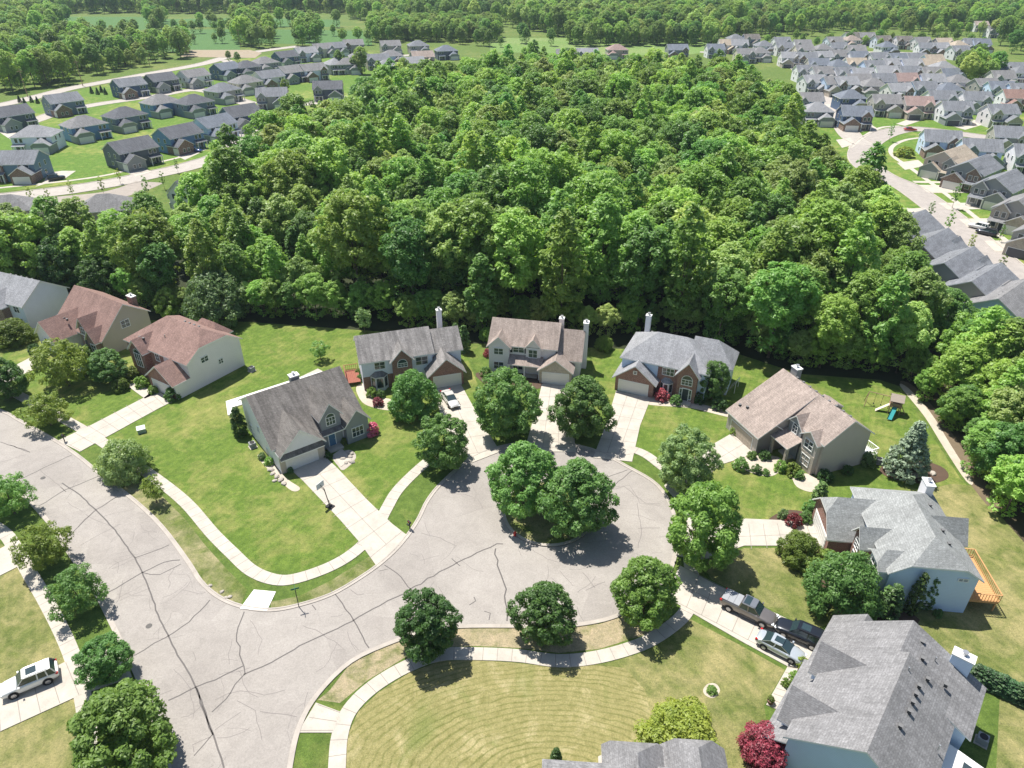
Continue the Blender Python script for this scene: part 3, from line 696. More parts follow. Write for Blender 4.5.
h.chimney(14.6, 7.9, 0, 9.0, .85, .7, 'white'); h.finish()
# rear middle house
h = House('family_house', (-3.7, 106.0), -11, 'white house with weathered tan roof and tan brick garage, middle of three rear houses', roof='tan', wall='offwhite')
h.block(0, 11.2, 0, 7.6, 5.4, 8.2); h.block(11.0, 15.3, .2, 7.2, 3.6, 7.2)
h.block(-.1, 3.4, -.7, 3, 5.3, 7.0, 'y', oh=.4); h.block(6.2, 8.7, -.3, 2.6, 5.35, 6.8, 'y', oh=.35)
h.block(8.9, 14.2, -2.5, 2, 2.6, 4.6, 'y', 'stone', oh=.4); h.gdoor(11.6, -2.52, 4.3, 2.1, mat=M_GDOOR)
h.rm2 = None
h.posts([(3.6, -1.7), (6.2, -1.7), (8.7, -1.7)], 2.7); h.window(1.6, -.72, 4.3, 1.5, 1.1); h.window(1.6, -.72, 1.6, 1.6, 1.3); h.window(4.9, 0, 4.6, 1.8, 1.1, shutters='y'); h.window(7.4, -.32, 4.2, 1.4, 1.4)
h.window(4.8, 0, 1.5, 1.6, 1.5); h.door(7.2, 0); h.shed(3.5, 9.0, -1.9, 0, 2.75, 3.6, .15)
h.chimney(15.7, 4.2, 0, 8.6, .8, 1.1, 'offwhite'); h.chimney(11.3, 6.2, 6.0, 8.0, .8, .8, 'offwhite', False)
h.vents([(3.2, 6.1, 6.7), (5, 6.1, 6.7)]); h.finish()
# rear right house
h = House('family_house', (17.3, 99.6), -24, 'house with grey hipped roof and brick garage gable, right of three rear houses', roof='lightgrey', wall='lightblue')
h.block(0, 13.8, 1.9, 11.0, 5.4, 8.5, clip=(1, 1)); h.block(10.5, 16.8, 5.6, 11.4, 5.2, 8.0, clip=(0, 1))
h.block(-.35, 6.0, -.1, 4.5, 2.75, 5.3, 'y', 'red', oh=.5); h.gdoor(2.7, -.12, 4.8)
h.block(9.4, 12.5, .9, 4.5, 5.1, 7.1, 'y', 'red', oh=.45); h.wbox(6.0, 9.5, 1.82, 1.9, 0, 5.0, 'red'); h.bay(7.7, 1.82, 2.0, .7, .5, 2.5, 3.2)
h.window(7.7, 1.8, 4.3, 1.8, 1.2, mull=2); h.door(10.95, .88); h.window(10.95, .88, 3.6, 1.6, .9, arch=True, mull=2); h.window(10.2, .88, 1.5, .3, 1.7, mull=0); h.window(11.7, .88, 1.5, .3, 1.7, mull=0)
h.window(2.8, -.12, 4.0, .45, .45, mull=0); h.chimney(1.6, 11.2, 0, 8.9, .85, .7, 'white'); h.vents([(3, 8.5, 7.3), (11.5, 8.8, 7.2), (14, 9.5, 7.0)]); h.finish()
# beige house on the right
h = House('family_house', (42.0, 77.1), -70, 'beige two-storey house with pinkish tan roof beside the climbing frame lawn', roof='tan', wall='beige')
h.block(-8.2, 0, 0, 7.8, 5.5, 8.3, yr=3.9); h.block(-14.2, -7.0, -4.9, 7.8, 3.1, 8.3, yr=3.9, zb=5.5, clip=(0, 0), oh=.35)
h.gdoor(-10.6, -4.92, 5.0, 2.1, mat=M_GDOOR2)
h.block(-10.6, -7.0, -4.8, -.5, 3.05, 4.5, 'x', oh=.3, yr=-2.4)
h.block(-6.6, -4.0, -.35, 2.6, 5.3, 6.7, 'y', 'grey', oh=.35); h.block(-3.3, -.45, -.7, 2.4, 5.2, 6.3, 'y', oh=.35)
h.shed(-6.9, -3.6, -2.6, 0, 3.0, 3.9, .25); h.posts([(-3.7, -2.5), (-6.7, -2.5)], 2.9, .4, BRICK['stone']); h.door(-5.4, 0)
h.window(-5.3, -.37, 4.4, .9, 1.1, arch=True); h.window(-1.9, -.72, 4.2, 1.5, 1.3); h.window(-1.9, -.72, 1.6, 1.5, 1.5); h.wbox(-3.32, -.43, -.75, -.7, 0, 2.9, 'stone')
h.window(-10.5, 7.8, 4, 1.5, 1.2, 'B'); h.window(-4, 7.8, 4, 1.5, 1.2, 'B'); h.chimney(-13.6, 5.6, 4, 8.7, 1.3, .9, 'grey')
h.vents([(-12 + 1.35 * i, 4.5, 8.05) for i in range(9)]); h.vents([(-13.6, -3.6, 4.15), (-12.4, -3.2, 4.4)])
h.block(-7.8, -5.2, 5.0, 7.2, 6.6, 7.2, oh=.1); h.finish()
# grey-roofed house with the cedar deck
h = House('family_house', (40.6, 54.4), -97, 'large house with pale grey-green roof, sky-blue side wall and orange deck', roof='greygreen', wall='lightblue')
h.block(-13.8, 0, 0, 8.9, 5.3, 8.3, clip=(1, .55)); h.block(-13.8, -7.2, -4.0, 5, 3.0, 6.2, 'y', 'red', clip=(.3, 0), oh=.4)
h.gdoor(-10.5, -4.02, 4.9); h.block(-6.6, -4.2, -1.6, 3.4, 4.8, 6.3, 'y', 'red', oh=.4); h.wbox(-7.2, -2.8, -.12, 0, 0, 5.0, 'red')
h.block(-3.3, -.42, -.9, 3, 5.1, 6.4, 'y', 'white', clip=(.5, 0), oh=.35); h.window(-1.9, -.92, 4.1, 1.5, 1.3); h.window(-1.9, -.92, 1.6, 1.5, 1.3)
h.door(-5.4, -1.62); h.window(-5.4, -1.62, 3.6, 1.2, .9, arch=True); h.window(0, 7.4, 4.9, .9, .3, 'R', mull=1); h.window(0, 4.6, .75, 1.5, .7, 'R', mull=2); h.window(-3.3, 8.9, 1.5, 2.2, 2.0, 'B'); h.window(-8, 8.9, 4, 1.6, 1.3, 'B')
h.block(-8.5, -5.5, 5, 9.6, 5.3, 7.4, 'y', oh=.3); h.chimney(-13.4, 8.0, 0, 7.3, 1.6, .9, 'white'); h.vents([(-5, 6.5, 7.2), (-2.8, 6.3, 7.3), (-9.6, 6.9, 6.9)]); h.finish()
# big grey roof, bottom right
h = House('family_house', (33.6, 50.2), -130, 'house with wide grey shingle roof and row of vents at the lower right corner', roof='grey', wall='lightblue')
h.block(6.0, 17.3, 1.5, 11.7, 4.9, 8.6, yr=7.0, zb=5.3); h.block(1.5, 7.3, 2.3, 13.1, 5.0, 8.15, yr=6.3, zb=4.7); h.block(.1, 7.3, .1, 5, 2.9, 4.9, 'x', oh=.45)
h.gdoor(3.6, .08, 4.9); h.block(6.3, 9.4, .7, 5.4, 4.9, 6.9, 'y', oh=.35); h.block(12.2, 15.6, .4, 5.4, 4.6, 6.6, 'y', oh=.4); h.shed(7.3, 17.2, -.4, 1.5, 3.0, 3.9, .2)
h.posts([(9.9, -.3), (11.8, -.3)], 2.9); h.door(10.6, 1.5); h.window(14, .38, 4.0, 1.4, 1.3); h.window(8, .68, 4.1, 1.3, 1.3); h.window(15.2, 1.5, 1.5, 1.4, 1.4)
h.chimney(1.5, 10.9, 0, 7.4, .95, 1.7, 'lightblue'); h.vents([(4.4, 8.1, 7.6), (6.4, 9.0, 7.6), (7.9, 8.6, 7.9), (8.9, 8.6, 7.9), (9.9, 8.6, 7.9), (11, 8.6, 7.9), (13.0, 8.4, 8.0), (5.2, 10.4, 6.8), (2.6, 7.6, 7.7), (13.3, 2.2, 5.6)])
h.vents([(7.4, 7.4, 8.4), (11.5, 11.4, 6.2), (3.3, 9.0, 7.0)], 'pipe')
h.window(17.3, 9.5, 4.0, 1.2, 1.3, 'R'); h.window(9.5, 11.7, 4.2, 1.3, 1.2, 'B'); h.window(11.5, 11.7, 4.2, 1.3, 1.2, 'B'); h.finish()
# its sun room: a part of the house, white walls and roof with skylights
sx0, sx1, sy0, sy1 = 8.0, 14.6, 11.75, 15.7
sr = MB(); sr.box(sx0 + .2, sx1 - .2, sy0, sy1 - .25, 0, 2.6, 1); sr.quad([(sx0, sy0, 3.5), (sx0, sy1, 2.7), (sx1, sy1, 2.7), (sx1, sy0, 3.5)][::-1], 0); sr.quad([(sx0, sy0, 3.38), (sx0, sy1, 2.58), (sx1, sy1, 2.58), (sx1, sy0, 3.38)], 0)
for a, b in (((sx0, sy0), (sx0, sy1)), ((sx0, sy1), (sx1, sy1)), ((sx1, sy1), (sx1, sy0))):
    za = 3.5 if a[1] < 13 else 2.7; zb_ = 3.5 if b[1] < 13 else 2.7; sr.quad([(*a, za), (*b, zb_), (*b, zb_ - .12), (*a, za - .12)], 0)
sro = sr.build('sun_room', [M_TRIM, WALL['lightblue']], h.e)
for x in (9.3, 11.1, 12.9):
    g_ = MB(); g_.box(-.5, .5, -.6, .6, 0, .06); gg = g_.build('skylight', M_GLASS, sro, loc=(x, 14.2, 3.5 - (14.2 - sy0) * .2025 + .02)); gg.rotation_euler = (-math.atan(.2025), 0, 0)
for x in (9, 10.5, 12, 13.5): g_ = MB(); g_.box(-.6, .6, -.03, .03, .6, 2.2); g_.build('pane', M_GLASS, sro, loc=(x, sy1 - .24, 0))
# red-roofed house
h = House('family_house', (-66.0, 107.6), -32, 'house with hipped red-brown roof, arched brick entry and pale side wall', roof='redbrown', wall='offwhite')
h.block(0, 16.2, 0, 10.4, 5.3, 8.7, clip=(1, .45)); h.block(3.0, 6.4, -1.3, 4, 5.1, 6.9, 'y', 'red', oh=.4); h.wbox(6.4, 9.8, -.1, 0, 0, 5.1, 'red'); h.wbox(.1, 3, -.1, 0, 0, 5.1, 'red')
h.block(9.4, 15.75, -3.0, 3, 2.75, 5.2, 'y', 'red', oh=.42); h.gdoor(12.5, -3.02, 4.6); h.window(4.7, -1.32, 3.2, 1.7, 2.4, arch=True, mull=2); h.door(7.8, -.12)
h.window(8.4, -.12, 4.2, 1.0, 1.3); h.window(16.2, 3.2, 4.6, 1.3, .9, 'R'); h.window(16.2, 6.0, 2.9, .8, .8, 'R'); h.wbox(15.7, 16.19, -2.98, .2, 0, 2.6, 'offwhite')
h.vents([(8.2, 2.2, 6.9)], 'pipe'); h.vents([(9 + i * 1.2, 5.9, 8.4) for i in range(4)]); h.vents([(4.2, .2, 6.7), (5.2, .2, 6.7)]); h.block(6, 12.4, 8.5, 11.6, 5.3, 6.9, clip=(1, 1)); h.finish()
# brown-red roofed house behind it
h = House('family_house', (-72.3, 110.8), -33, 'house with steep gabled red-brown roof and stone-coloured end wall, behind the hipped one', roof='redbrown', wall='tan')
h.block(-14.8, 0, 0, 9.4, 3.3, 8.2, yr=5.2, zb=5.3); h.block(-13.6, -7.6, -4.3, 3.5, 3.0, 5.8, 'y', 'offwhite', oh=.4); h.block(-6.4, -3.6, -.3, 4, 4.4, 6.3, 'y', 'brown', oh=.35); h.block(-3.2, -.45, -1.0, 2.5, 3.2, 5.0, 'y', 'brown', oh=.3)
h.gdoor(-7.58, -1.6, 4.4, face='R'); h.window(0, 4.8, 4.6, 1.5, 1.3, 'R'); h.window(-10.6, -4.32, 1.8, 1.6, 1.4); h.window(-5, -.32, 3.8, 1.2, 1.3); h.door(-5, -.32); h.window(-1.5, -1.02, 1.7, 1.5, 1.4)
h.chimney(-3.5, 9.0, 3, 7.5, 1.6, .9, 'brown'); h.vents([(-12 + i, -.6, 5.2) for i in range(4)]); h.finish()
# grey-roofed house at the left edge
h = House('family_house', (-91.6, 120.8), -23, 'house with grey roof and plain pale blue end wall at the left picture edge', roof='lightgrey', wall='paleblue')
h.block(-15, 0, 0, 9.4, 5.2, 8.4); h.block(-9.0, -4.0, -1.4, 3.6, 4.8, 6.8, 'y', 'brown', oh=.4); h.window(-2, 0, 4.2, 1.4, 1.3); h.window(-2, 0, 1.6, 1.4, 1.4); h.window(-6.5, -1.42, 3.9, 1.4, 1.3); h.window(-12, 0, 4, 1.4, 1.3); h.door(-10.4, 0)
h.vents([(-3 - i * 1.5, 5.4, 8.0) for i in range(5)]); h.finish()
# house below the bottom edge: only the tips of its roof are in view
c0 = at(645, 768, 5)
h = House('family_house', (c0.x, c0.y + .3), 176, 'house cut off by the bottom edge, only its mottled grey roof peaks in view', roof='grey', wall='tan')
h.block(-8, 8, .5, 10, 5.0, 7.0, clip=(1, 1)); h.block(-1.6, 3.0, -1.6, 5, 4.4, 6.4, 'y', 'stone', clip=(.7, 0), oh=.4); h.block(-6.6, -1.9, -1.9, 5, 4.4, 6.5, 'y', 'stone', clip=(.5, 0), oh=.4)
h.block(4.5, 9.5, 1.0, 7, 3.2, 5.2, 'x', clip=(1, 1)); h.window(.7, -1.62, 3.3, 1.4, 1.2); h.window(-4.2, -1.92, 3.3, 1.4, 1.2); h.gdoor(-4.2, -1.92, 4.2, 2.1); h.door(3.9, .48)
h.vents([(1.2, 1.2, 6.3)]); h.finish()

# ---- generic houses of the two estates behind the wood
far_n = 0
def tract(x, y, yaw, roof, wall, style=0, front='grey', gside=1, w=12.5, d=9.5, label='', group='', gdoor=None):
    h = House('suburban_house', (x, y), yaw, label, 'house', group, roof=roof, wall=wall, far=True)
    hw = w / 2
    clip = {0: (0, 0), 1: (1, 1), 2: (0, 0), 3: (0, 0)}[style % 4]
    if style == 4: h.block(-hw, hw, -d / 2, d / 2, 5.4, 8.4, 'y')
    else: h.block(-hw, hw, -d / 2, d / 2, 5.4, 8.3 + (.3 if style == 2 else 0), clip=clip)
    g0 = gside * (hw - 3.1)
    pj = 3.4 if style != 2 else 4.6
    if style == 4: pj = 1.6; g0 = gside * (hw - 2.9)
    h.block(g0 - 3.15, g0 + 3.15, -d / 2 - pj, -d / 2 + 3, 2.9, 5.0, 'y', front, clip=(0 if style != 1 else .5, 0), oh=.3)
    if style != 3: h.gdoor(g0, -d / 2 - pj - .02, 4.8, mat=gdoor)
    else: h.gdoor(g0 + gside * 3.17, -d / 2 - pj * .55, 2.7, face='R' if gside > 0 else 'L', mat=gdoor); h.window(g0 - .9, -d / 2 - pj - .01, 1.5, .8, 1.2); h.window(g0 + .9, -d / 2 - pj - .01, 1.5, .8, 1.2)
    e0 = -gside * (hw - 2.4)
    if style in (0, 2, 4): h.block(e0 - 1.9, e0 + 1.9, -d / 2 - .6, -d / 2 + 3, 5.3, 7.1, 'y', front, oh=.3)
    h.shed(min(e0 - 2, e0 + 2), max(e0 - 2, e0 + 2), -d / 2 - 1.9, -d / 2 - .3, 2.7, 3.2)
    h.posts([(e0 - 1.9, -d / 2 - 1.8), (e0 + 1.9, -d / 2 - 1.8)], 2.7, .25)
    yy = -d / 2 - (.62 if style in (0, 2, 4) else .02)
    h.door(e0 + .9, yy); h.window(e0 - .9, yy, 1.6, 1.2, 1.4)
    h.window(e0 - .8, yy, 4.2, .9, 1.3); h.window(e0 + .8, yy, 4.2, .9, 1.3)
    h.window(g0 + 1, -d / 2 - .01, 4.75, .9, .9); h.window(g0 - 1.2, -d / 2 - .01, 4.75, .9, .9)
    for f, sx in (('L', -1), ('R', 1)):
        h.window(sx * hw, -1.8, 4.2, .9, 1.3, f); h.window(sx * hw, 1.7, 4.2, .9, 1.3, f)
        if style != 1: h.window(sx * hw, .6, 1.6, 1.1, 1.2, f)
    for xx in (-4, -1.3, 1.6, 4.2): h.window(xx, d / 2, 4.2, 1.0, 1.3, 'B')
    for xx in (-3.6, 3.6): h.window(xx, d / 2, 1.6, 1.6, 1.5, 'B')
    h.window(0, d / 2, 1.15, 1.8, 2.0, 'B')
    h.vents([(-2, 1.4, 7.4), (1.5, 1.4, 7.4)] if style != 4 else [(.9, 2, 7.9), (.9, 4, 7.9)])
    h.finish(); return h
NAMEC = {'white': 'white', 'offwhite': 'off-white', 'tan': 'tan', 'greige': 'greige', 'blue': 'mid blue', 'slate': 'slate blue', 'navy': 'navy', 'lightblue': 'light blue', 'teal': 'teal', 'charcoal': 'charcoal', 'grey': 'grey', 'cream': 'cream', 'paleblue': 'pale blue', 'beige': 'beige'}
NAMER = {'grey': 'grey', 'midgrey': 'mid-grey', 'lightgrey': 'light grey', 'dark': 'dark grey', 'brown': 'brown', 'tan': 'tan', 'slate': 'slate grey', 'cream': 'cream', 'pinkish': 'pinkish', 'charcoal': 'charcoal', 'stained': 'weathered grey', 'redbrown': 'red-brown', 'greygreen': 'grey-green'}
LEFT = [  # roof centre in the photo, yaw, roof, wall, style, garage side, where it stands
 (130, 146, 54, 'dark', 'charcoal', 3, -1, 'alone on the lawn above the near road bend'),
 (177, 132, 58, 'dark', 'blue', 3, -1, 'with a white garage, right of the charcoal house on the open lawn'),
 (213, 122, 58, 'slate', 'lightblue', 3, -1, 'beside the rounded green at the end of its row'),
 (240, 112, 48, 'dark', 'navy', 2, -1, 'behind the light blue one by the rounded green'),
 (83, 122, 50, 'grey', 'blue', 1, -1, 'with a raised rear deck above the sloping lawn'),
 (124, 113, 54, 'dark', 'slate', 1, -1, 'on the lawn between the two light-coloured drives'),
 (36, 132, 8, 'lightgrey', 'paleblue', 1, 1, 'long and pale, with a dark deck on its right'),
 (18, 158, 5, 'midgrey', 'teal', 0, 1, 'nearest at the left edge, with brick garage beside the dark parked car'),
 (10, 112, 54, 'dark', 'charcoal', 3, -1, 'at the left edge below the long pale road'),
 (62, 99, 50, 'midgrey', 'slate', 3, -1, 'by the long pale road with a row of young conifers'),
 (128, 83, 50, 'midgrey', 'navy', 3, -1, 'beside the long pale road, white garage door'),
 (160, 78, 54, 'dark', 'charcoal', 3, -1, 'tucked against the navy one by the pale road'),
 (193, 74, 54, 'grey', 'white', 3, -1, 'standing out brightly by the long pale road'),
 (160, 100, 54, 'grey', 'blue', 1, -1, 'in the middle row above the open lawn'),
 (193, 100, 54, 'dark', 'slate', 1, -1, 'in the middle row next to the mid blue one'),
 (222, 88, 58, 'midgrey', 'greige', 1, -1, 'cream-toned at the head of the middle row'),
 (245, 80, 48, 'grey', 'cream', 1, -1, 'second in the cream pair of the middle row'),
 (272, 93, 12, 'midgrey', 'greige', 0, 1, 'with stone front facing the road junction'),
 (268, 75, 48, 'midgrey', 'offwhite', 3, -1, 'at the centre of the estate with three rear windows'),
 (225, 67, 58, 'slate', 'navy', 3, -1, 'on the corner behind the bright white one'),
 (246, 65, 48, 'dark', 'charcoal', 1, -1, 'low and dark, mid row at the back'),
 (264, 61, 48, 'grey', 'grey', 1, -1, 'behind the low dark one'),
 (285, 55, 48, 'dark', 'navy', 3, -1, 'dark corner house in the back row'),
 (305, 51, 38, 'lightgrey', 'paleblue', 0, 1, 'pale and bright in the back row'),
 (322, 47, 38, 'grey', 'cream', 0, 1, 'back row, before the ploughed strip'),
 (334, 46, 38, 'midgrey', 'greige', 0, 1, 'back row, second before the ploughed strip'),
 (290, 70, 48, 'grey', 'navy', 3, -1, 'right of the off-white one at the centre'),
 (312, 68, 38, 'grey', 'paleblue', 0, -1, 'pale gabled pair right of the young tree'),
 (328, 86, 8, 'dark', 'charcoal', 0, 1, 'dark stone-fronted at the edge of the wood'),
 (337, 62, 38, 'lightgrey', 'grey', 1, 1, 'right of the pale gabled pair'),
 (353, 43, 18, 'grey', 'brown', 0, 1, 'far row, brick gable before the crop field'),
 (390, 44, 18, 'grey', 'greige', 0, 1, 'far row, gabled, before the plantation'),
 (418, 44, 18, 'midgrey', 'greige', 1, 1, 'far row, hipped, before the plantation'),
 (446, 49, 18, 'slate', 'charcoal', 1, 1, 'last of the far row towards the pale meadow'),
 (360, 55, 18, 'grey', 'greige', 1, 1, 'second row, left of the light blue one'), (391, 54, 18, 'grey', 'lightblue', 1, 1, 'second row, light blue front'),
 (377, 58, 18, 'midgrey', 'tan', 0, 1, 'second row, brick gable'), (412, 61, 18, 'lightgrey', 'tan', 0, 1, 'third row at the wood edge'), (387, 64, 18, 'lightgrey', 'grey', 1, 1, 'third row, broad pale roof'),
 (347, 62, 18, 'grey', 'grey', 1, 1, 'third row, behind the tall garden tree'), (422, 55, 18, 'tan', 'brown', 3, 1, 'second row, low tan roof'),
 (587, 52, 0, 'lightgrey', 'white', 0, 1, 'half hidden by the wood crest, white gables'), (617, 48, 4, 'pinkish', 'tan', 1, -1, 'half hidden by the wood crest, pinkish roof'),
 (567, 53, 0, 'grey', 'paleblue', 0, 1, 'half hidden by the wood crest, small blue gable'), (677, 48, 4, 'slate', 'grey', 0, -1, 'half hidden by the wood crest, grey gable'),
 (186, 186, 80, 'dark', 'white', 3, 1, 'small, alone among the trees below the near road'),
 (60, 76 + 3, -20, 'midgrey', 'tan', 0, 1, None),
]
for i, (x, y, yaw, rf, wl, st, gs, where) in enumerate(LEFT):
    if where is None: continue
    p = at(x, y, 6.0); f = random.choice(['grey', 'brown', 'grey', 'grey'])
    if wl == 'brown': wl = 'greige'; f = 'brown'
    sc = dict(w=13.5, d=10.5)
    if 'small, alone' in where: sc = dict(w=8, d=6.5)
    tract(p.x, p.y, yaw, rf, wl, st, f, gs, label='%s house, %s' % (NAMEC[wl], where), group='houses of the estate left of the wood' if x < 450 else 'houses behind the wood crest', **sc)
# half hidden roofs below the near left road
for (x, y, yaw, lab) in ((8, 206, 20, 'plain grey roof of a house at the left edge just behind the nearest tree tops'), (106, 205, 15, 'low grey roof of a house beside the bright concrete pad, almost covered by tree tops')):
    p = at(x, y, 5.5); tract(p.x, p.y, yaw, 'grey', 'tan', 1, 'grey', 1, label=lab, group='houses of the estate left of the wood')

RIGHT = [
 (941, 137, -14, 'midgrey', 'lightblue', 0, 'pale blue-green, at the inner side of the road bend'), (952, 156, -50, 'cream', 'beige', 4, 'low tan-roofed garage wing beside the bend'), (980, 146, -14, 'midgrey', 'lightblue', 0, 'light blue, behind the row that faces the straight road'),
 (976, 166, -50, 'midgrey', 'grey', 4, 'grey, second of the row facing the straight road'), (1003, 182, -50, 'midgrey', 'grey', 4, 'grey, third of the row facing the straight road'), (1026, 204, -50, 'grey', 'greige', 4, 'at the right edge, fourth of the row facing the straight road'), (1050, 228, -50, 'grey', 'greige', 4, 'past the right edge'),
 (1010, 133, -14, 'midgrey', 'greige', 0, 'grey gable at the right edge behind the bend houses'), (1032, 152, -14, 'midgrey', 'white', 0, 'white, cut by the right edge'),
 (817, 108, -5, 'lightgrey', 'grey', 1, 'with solar-dark skylight strip on a pale roof, at the wood edge'), (808, 98, 0, 'grey', 'blue', 0, 'tall blue gable at the wood edge'), (850, 95, 0, 'slate', 'navy', 1, 'dark blue with hipped roof'), (855, 112, -5, 'slate', 'navy', 0, 'dark navy next to the footpaths'),
 (885, 100, -5, 'grey', 'greige', 0, 'grey with tan garage, bottom row'), (917, 102, -5, 'pinkish', 'greige', 0, 'with pinkish brown roof, bottom row'), (955, 107, -5, 'midgrey', 'white', 0, 'white side wall, bottom row'), (1000, 110, 0, 'midgrey', 'offwhite', 0, 'cream side wall and brown porch, bottom row'),
 (940, 96, 0, 'midgrey', 'white', 0, None), (975, 97, -5, 'midgrey', 'white', 0, None), (1015, 95, -5, 'redbrown', 'white', 0, 'white with a red roof at the right edge'),
]
rr = random.Random(5)
for (x, y, yaw, rf, wl, st, where) in RIGHT:
    p = at(x, y, 6.0)
    where = where or 'white side wall, in the row just above the bottom one'
    tract(p.x, p.y, yaw, rf, wl, st, rr.choice(['grey', 'stone', 'brown', 'grey']), rr.choice([1, -1]), **(dict(w=11.5, d=9.5) if yaw > -40 else dict(w=10.2, d=14.5)), gdoor=rr.choice([None, M_GDOOR3, None]), label='%s house, %s' % (NAMEC[wl], where), group='houses of the estate right of the wood')
# packed rows, front to back
ROWS = [(90, [(845, 82), (872, 84), (897, 88), (922, 87), (948, 88), (1000, 86), (1022, 88)]),
        (80, [(812, 80), (834, 82), (857, 79), (881, 79), (905, 78), (931, 79), (957, 80), (984, 83)]),
        (70, [(806, 70), (822, 71), (843, 72), (862, 73), (885, 71), (908, 70), (930, 71), (950, 73)]),
        (62, [(818, 62), (838, 63), (856, 63), (872, 64), (891, 63), (911, 63), (929, 63), (944, 66)]),
        (55, [(789, 56), (805, 57), (822, 55), (839, 55), (857, 56), (879, 57), (898, 57), (915, 57), (932, 59)]),
        (48, [(714, 48), (744, 52), (760, 51), (782, 46), (804, 49), (822, 47), (839, 47), (857, 49), (886, 46), (925, 46), (938, 46), (958, 49)]),
        (41, [(726, 43), (740, 44), (764, 44), (782, 40), (801, 44), (833, 40), (851, 38), (882, 39), (903, 40), (921, 41), (944, 42), (957, 44), (970, 42), (981, 43)]),
        (66, [(996, 69), (1010, 66), (1021, 71), (1000, 76)]), (35, [(735, 38), (752, 37), (852, 35), (866, 36), (995, 30), (1005, 27), (1020, 30), (980, 24)])]
for _, row in ROWS:
    for (x, y) in row:
        p = at(x + rr.uniform(-1.5, 1.5), y + rr.uniform(-.8, .8), 6.0)
        rf = rr.choice(['midgrey', 'midgrey', 'grey', 'slate', 'slate', 'midgrey', 'lightgrey', 'midgrey', 'grey', 'cream', 'grey', 'midgrey', 'slate', 'grey', 'lightgrey', 'lightgrey', 'pinkish'] if y > 40 else ['midgrey', 'grey', 'dark', 'brown', 'tan'])
        wl = rr.choice(['white', 'offwhite', 'white', 'white', 'lightblue', 'greige', 'offwhite', 'white', 'paleblue', 'cream', 'slate'])
        tract(p.x, p.y, rr.choice([5, 9, 1, -3]), rf, wl, rr.choice([0, 0, 2, 0, 1]), rr.choice(['grey', 'stone', 'brown', 'grey']), rr.choice([1, -1]), w=11.5, d=9.5, gdoor=rr.choice([None, M_GDOOR3]),
              label='small %s house, %s roof, in packed rows right of the wood' % (NAMEC[wl], NAMER[rf]), group='packed %s houses with %s roofs right of the wood' % (NAMEC[wl], NAMER[rf]))
# terrace along the near side of the straight road, half behind the tree tops
for (x, y, rf, wl, lab) in ((908, 228, 'midgrey', 'lightblue', 'farthest of the roofs behind the right-hand tree tops, with a blue rear gable'), (930, 248, 'midgrey', 'greige', 'low grey roof over a covered patio, second from the top behind the right-hand trees'),
                        (955, 268, 'midgrey', 'grey', 'grey roof with two white rear windows, third from the top behind the right-hand trees'), (982, 286, 'midgrey', 'greige', 'grey roof almost buried in tree tops, fourth behind the right-hand trees'), (1008, 303, 'grey', 'lightblue', 'nearest grey roof behind the right-hand trees at the picture edge')):
    p = at(x, y, 5.5); tract(p.x, p.y, 130, rf, wl, 4, 'grey', rr.choice([1, -1]), w=10.2, d=14, label=lab, group='roofs between the trees and the straight road')

# ------------------------------------------------------------------ trees
def leaf_quads(C, N, S, rg):
    """C centres (n,3), N normals, S sizes -> verts, faces of little leaf-clump quads"""
    n = len(C); N = N / (np.linalg.norm(N, axis=1, keepdims=True) + 1e-9)
    a = rg.normal(size=(n, 3)); a -= (a * N).sum(1, keepdims=True) * N; a /= np.linalg.norm(a, axis=1, keepdims=True) + 1e-9
    b = np.cross(N, a); S = S[:, None]
    el = rg.uniform(.6, 1.0, (n, 1))
    bend = N * S * rg.uniform(-.18, .18, (n, 1))
    V = np.stack([C - a * S + bend, C - b * S * el * .62, C + a * S + bend, C + b * S * el * .62], 1).reshape(-1, 3)
    return V

def tree_mesh(name, V, mats, wood=None, wood_slot=1):
    n = len(V) // 4; wv = wood.v if wood else []; wf = wood.f if wood else []
    me = bpy.data.meshes.new(name); nv = len(V) + len(wv)
    co = np.concatenate([V, np.array(wv).reshape(-1, 3)]) if wv else V
    loops = np.arange(len(V)); starts = np.arange(n) * 4; tot = np.full(n, 4)
    if wf:
        extra = []; st = []; tt = []; pos = len(loops)
        for f in wf: st.append(pos); tt.append(len(f)); extra += [i + len(V) for i in f]; pos += len(f)
        loops = np.concatenate([loops, np.array(extra)]); starts = np.concatenate([starts, np.array(st)]); tot = np.concatenate([tot, np.array(tt)])
    me.vertices.add(nv); me.vertices.foreach_set('co', co.astype(np.float32).ravel())
    me.loops.add(len(loops)); me.loops.foreach_set('vertex_index', loops.astype(np.int32))
    me.polygons.add(len(starts)); me.polygons.foreach_set('loop_start', starts.astype(np.int32)); me.polygons.foreach_set('loop_total', tot.astype(np.int32))
    for m in mats: me.materials.append(m)
    mi = np.zeros(len(starts), np.int32); mi[n:] = wood_slot if len(mats) > wood_slot else 0
    me.polygons.foreach_set('material_index', mi)
    me.update(calc_edges=True); return me

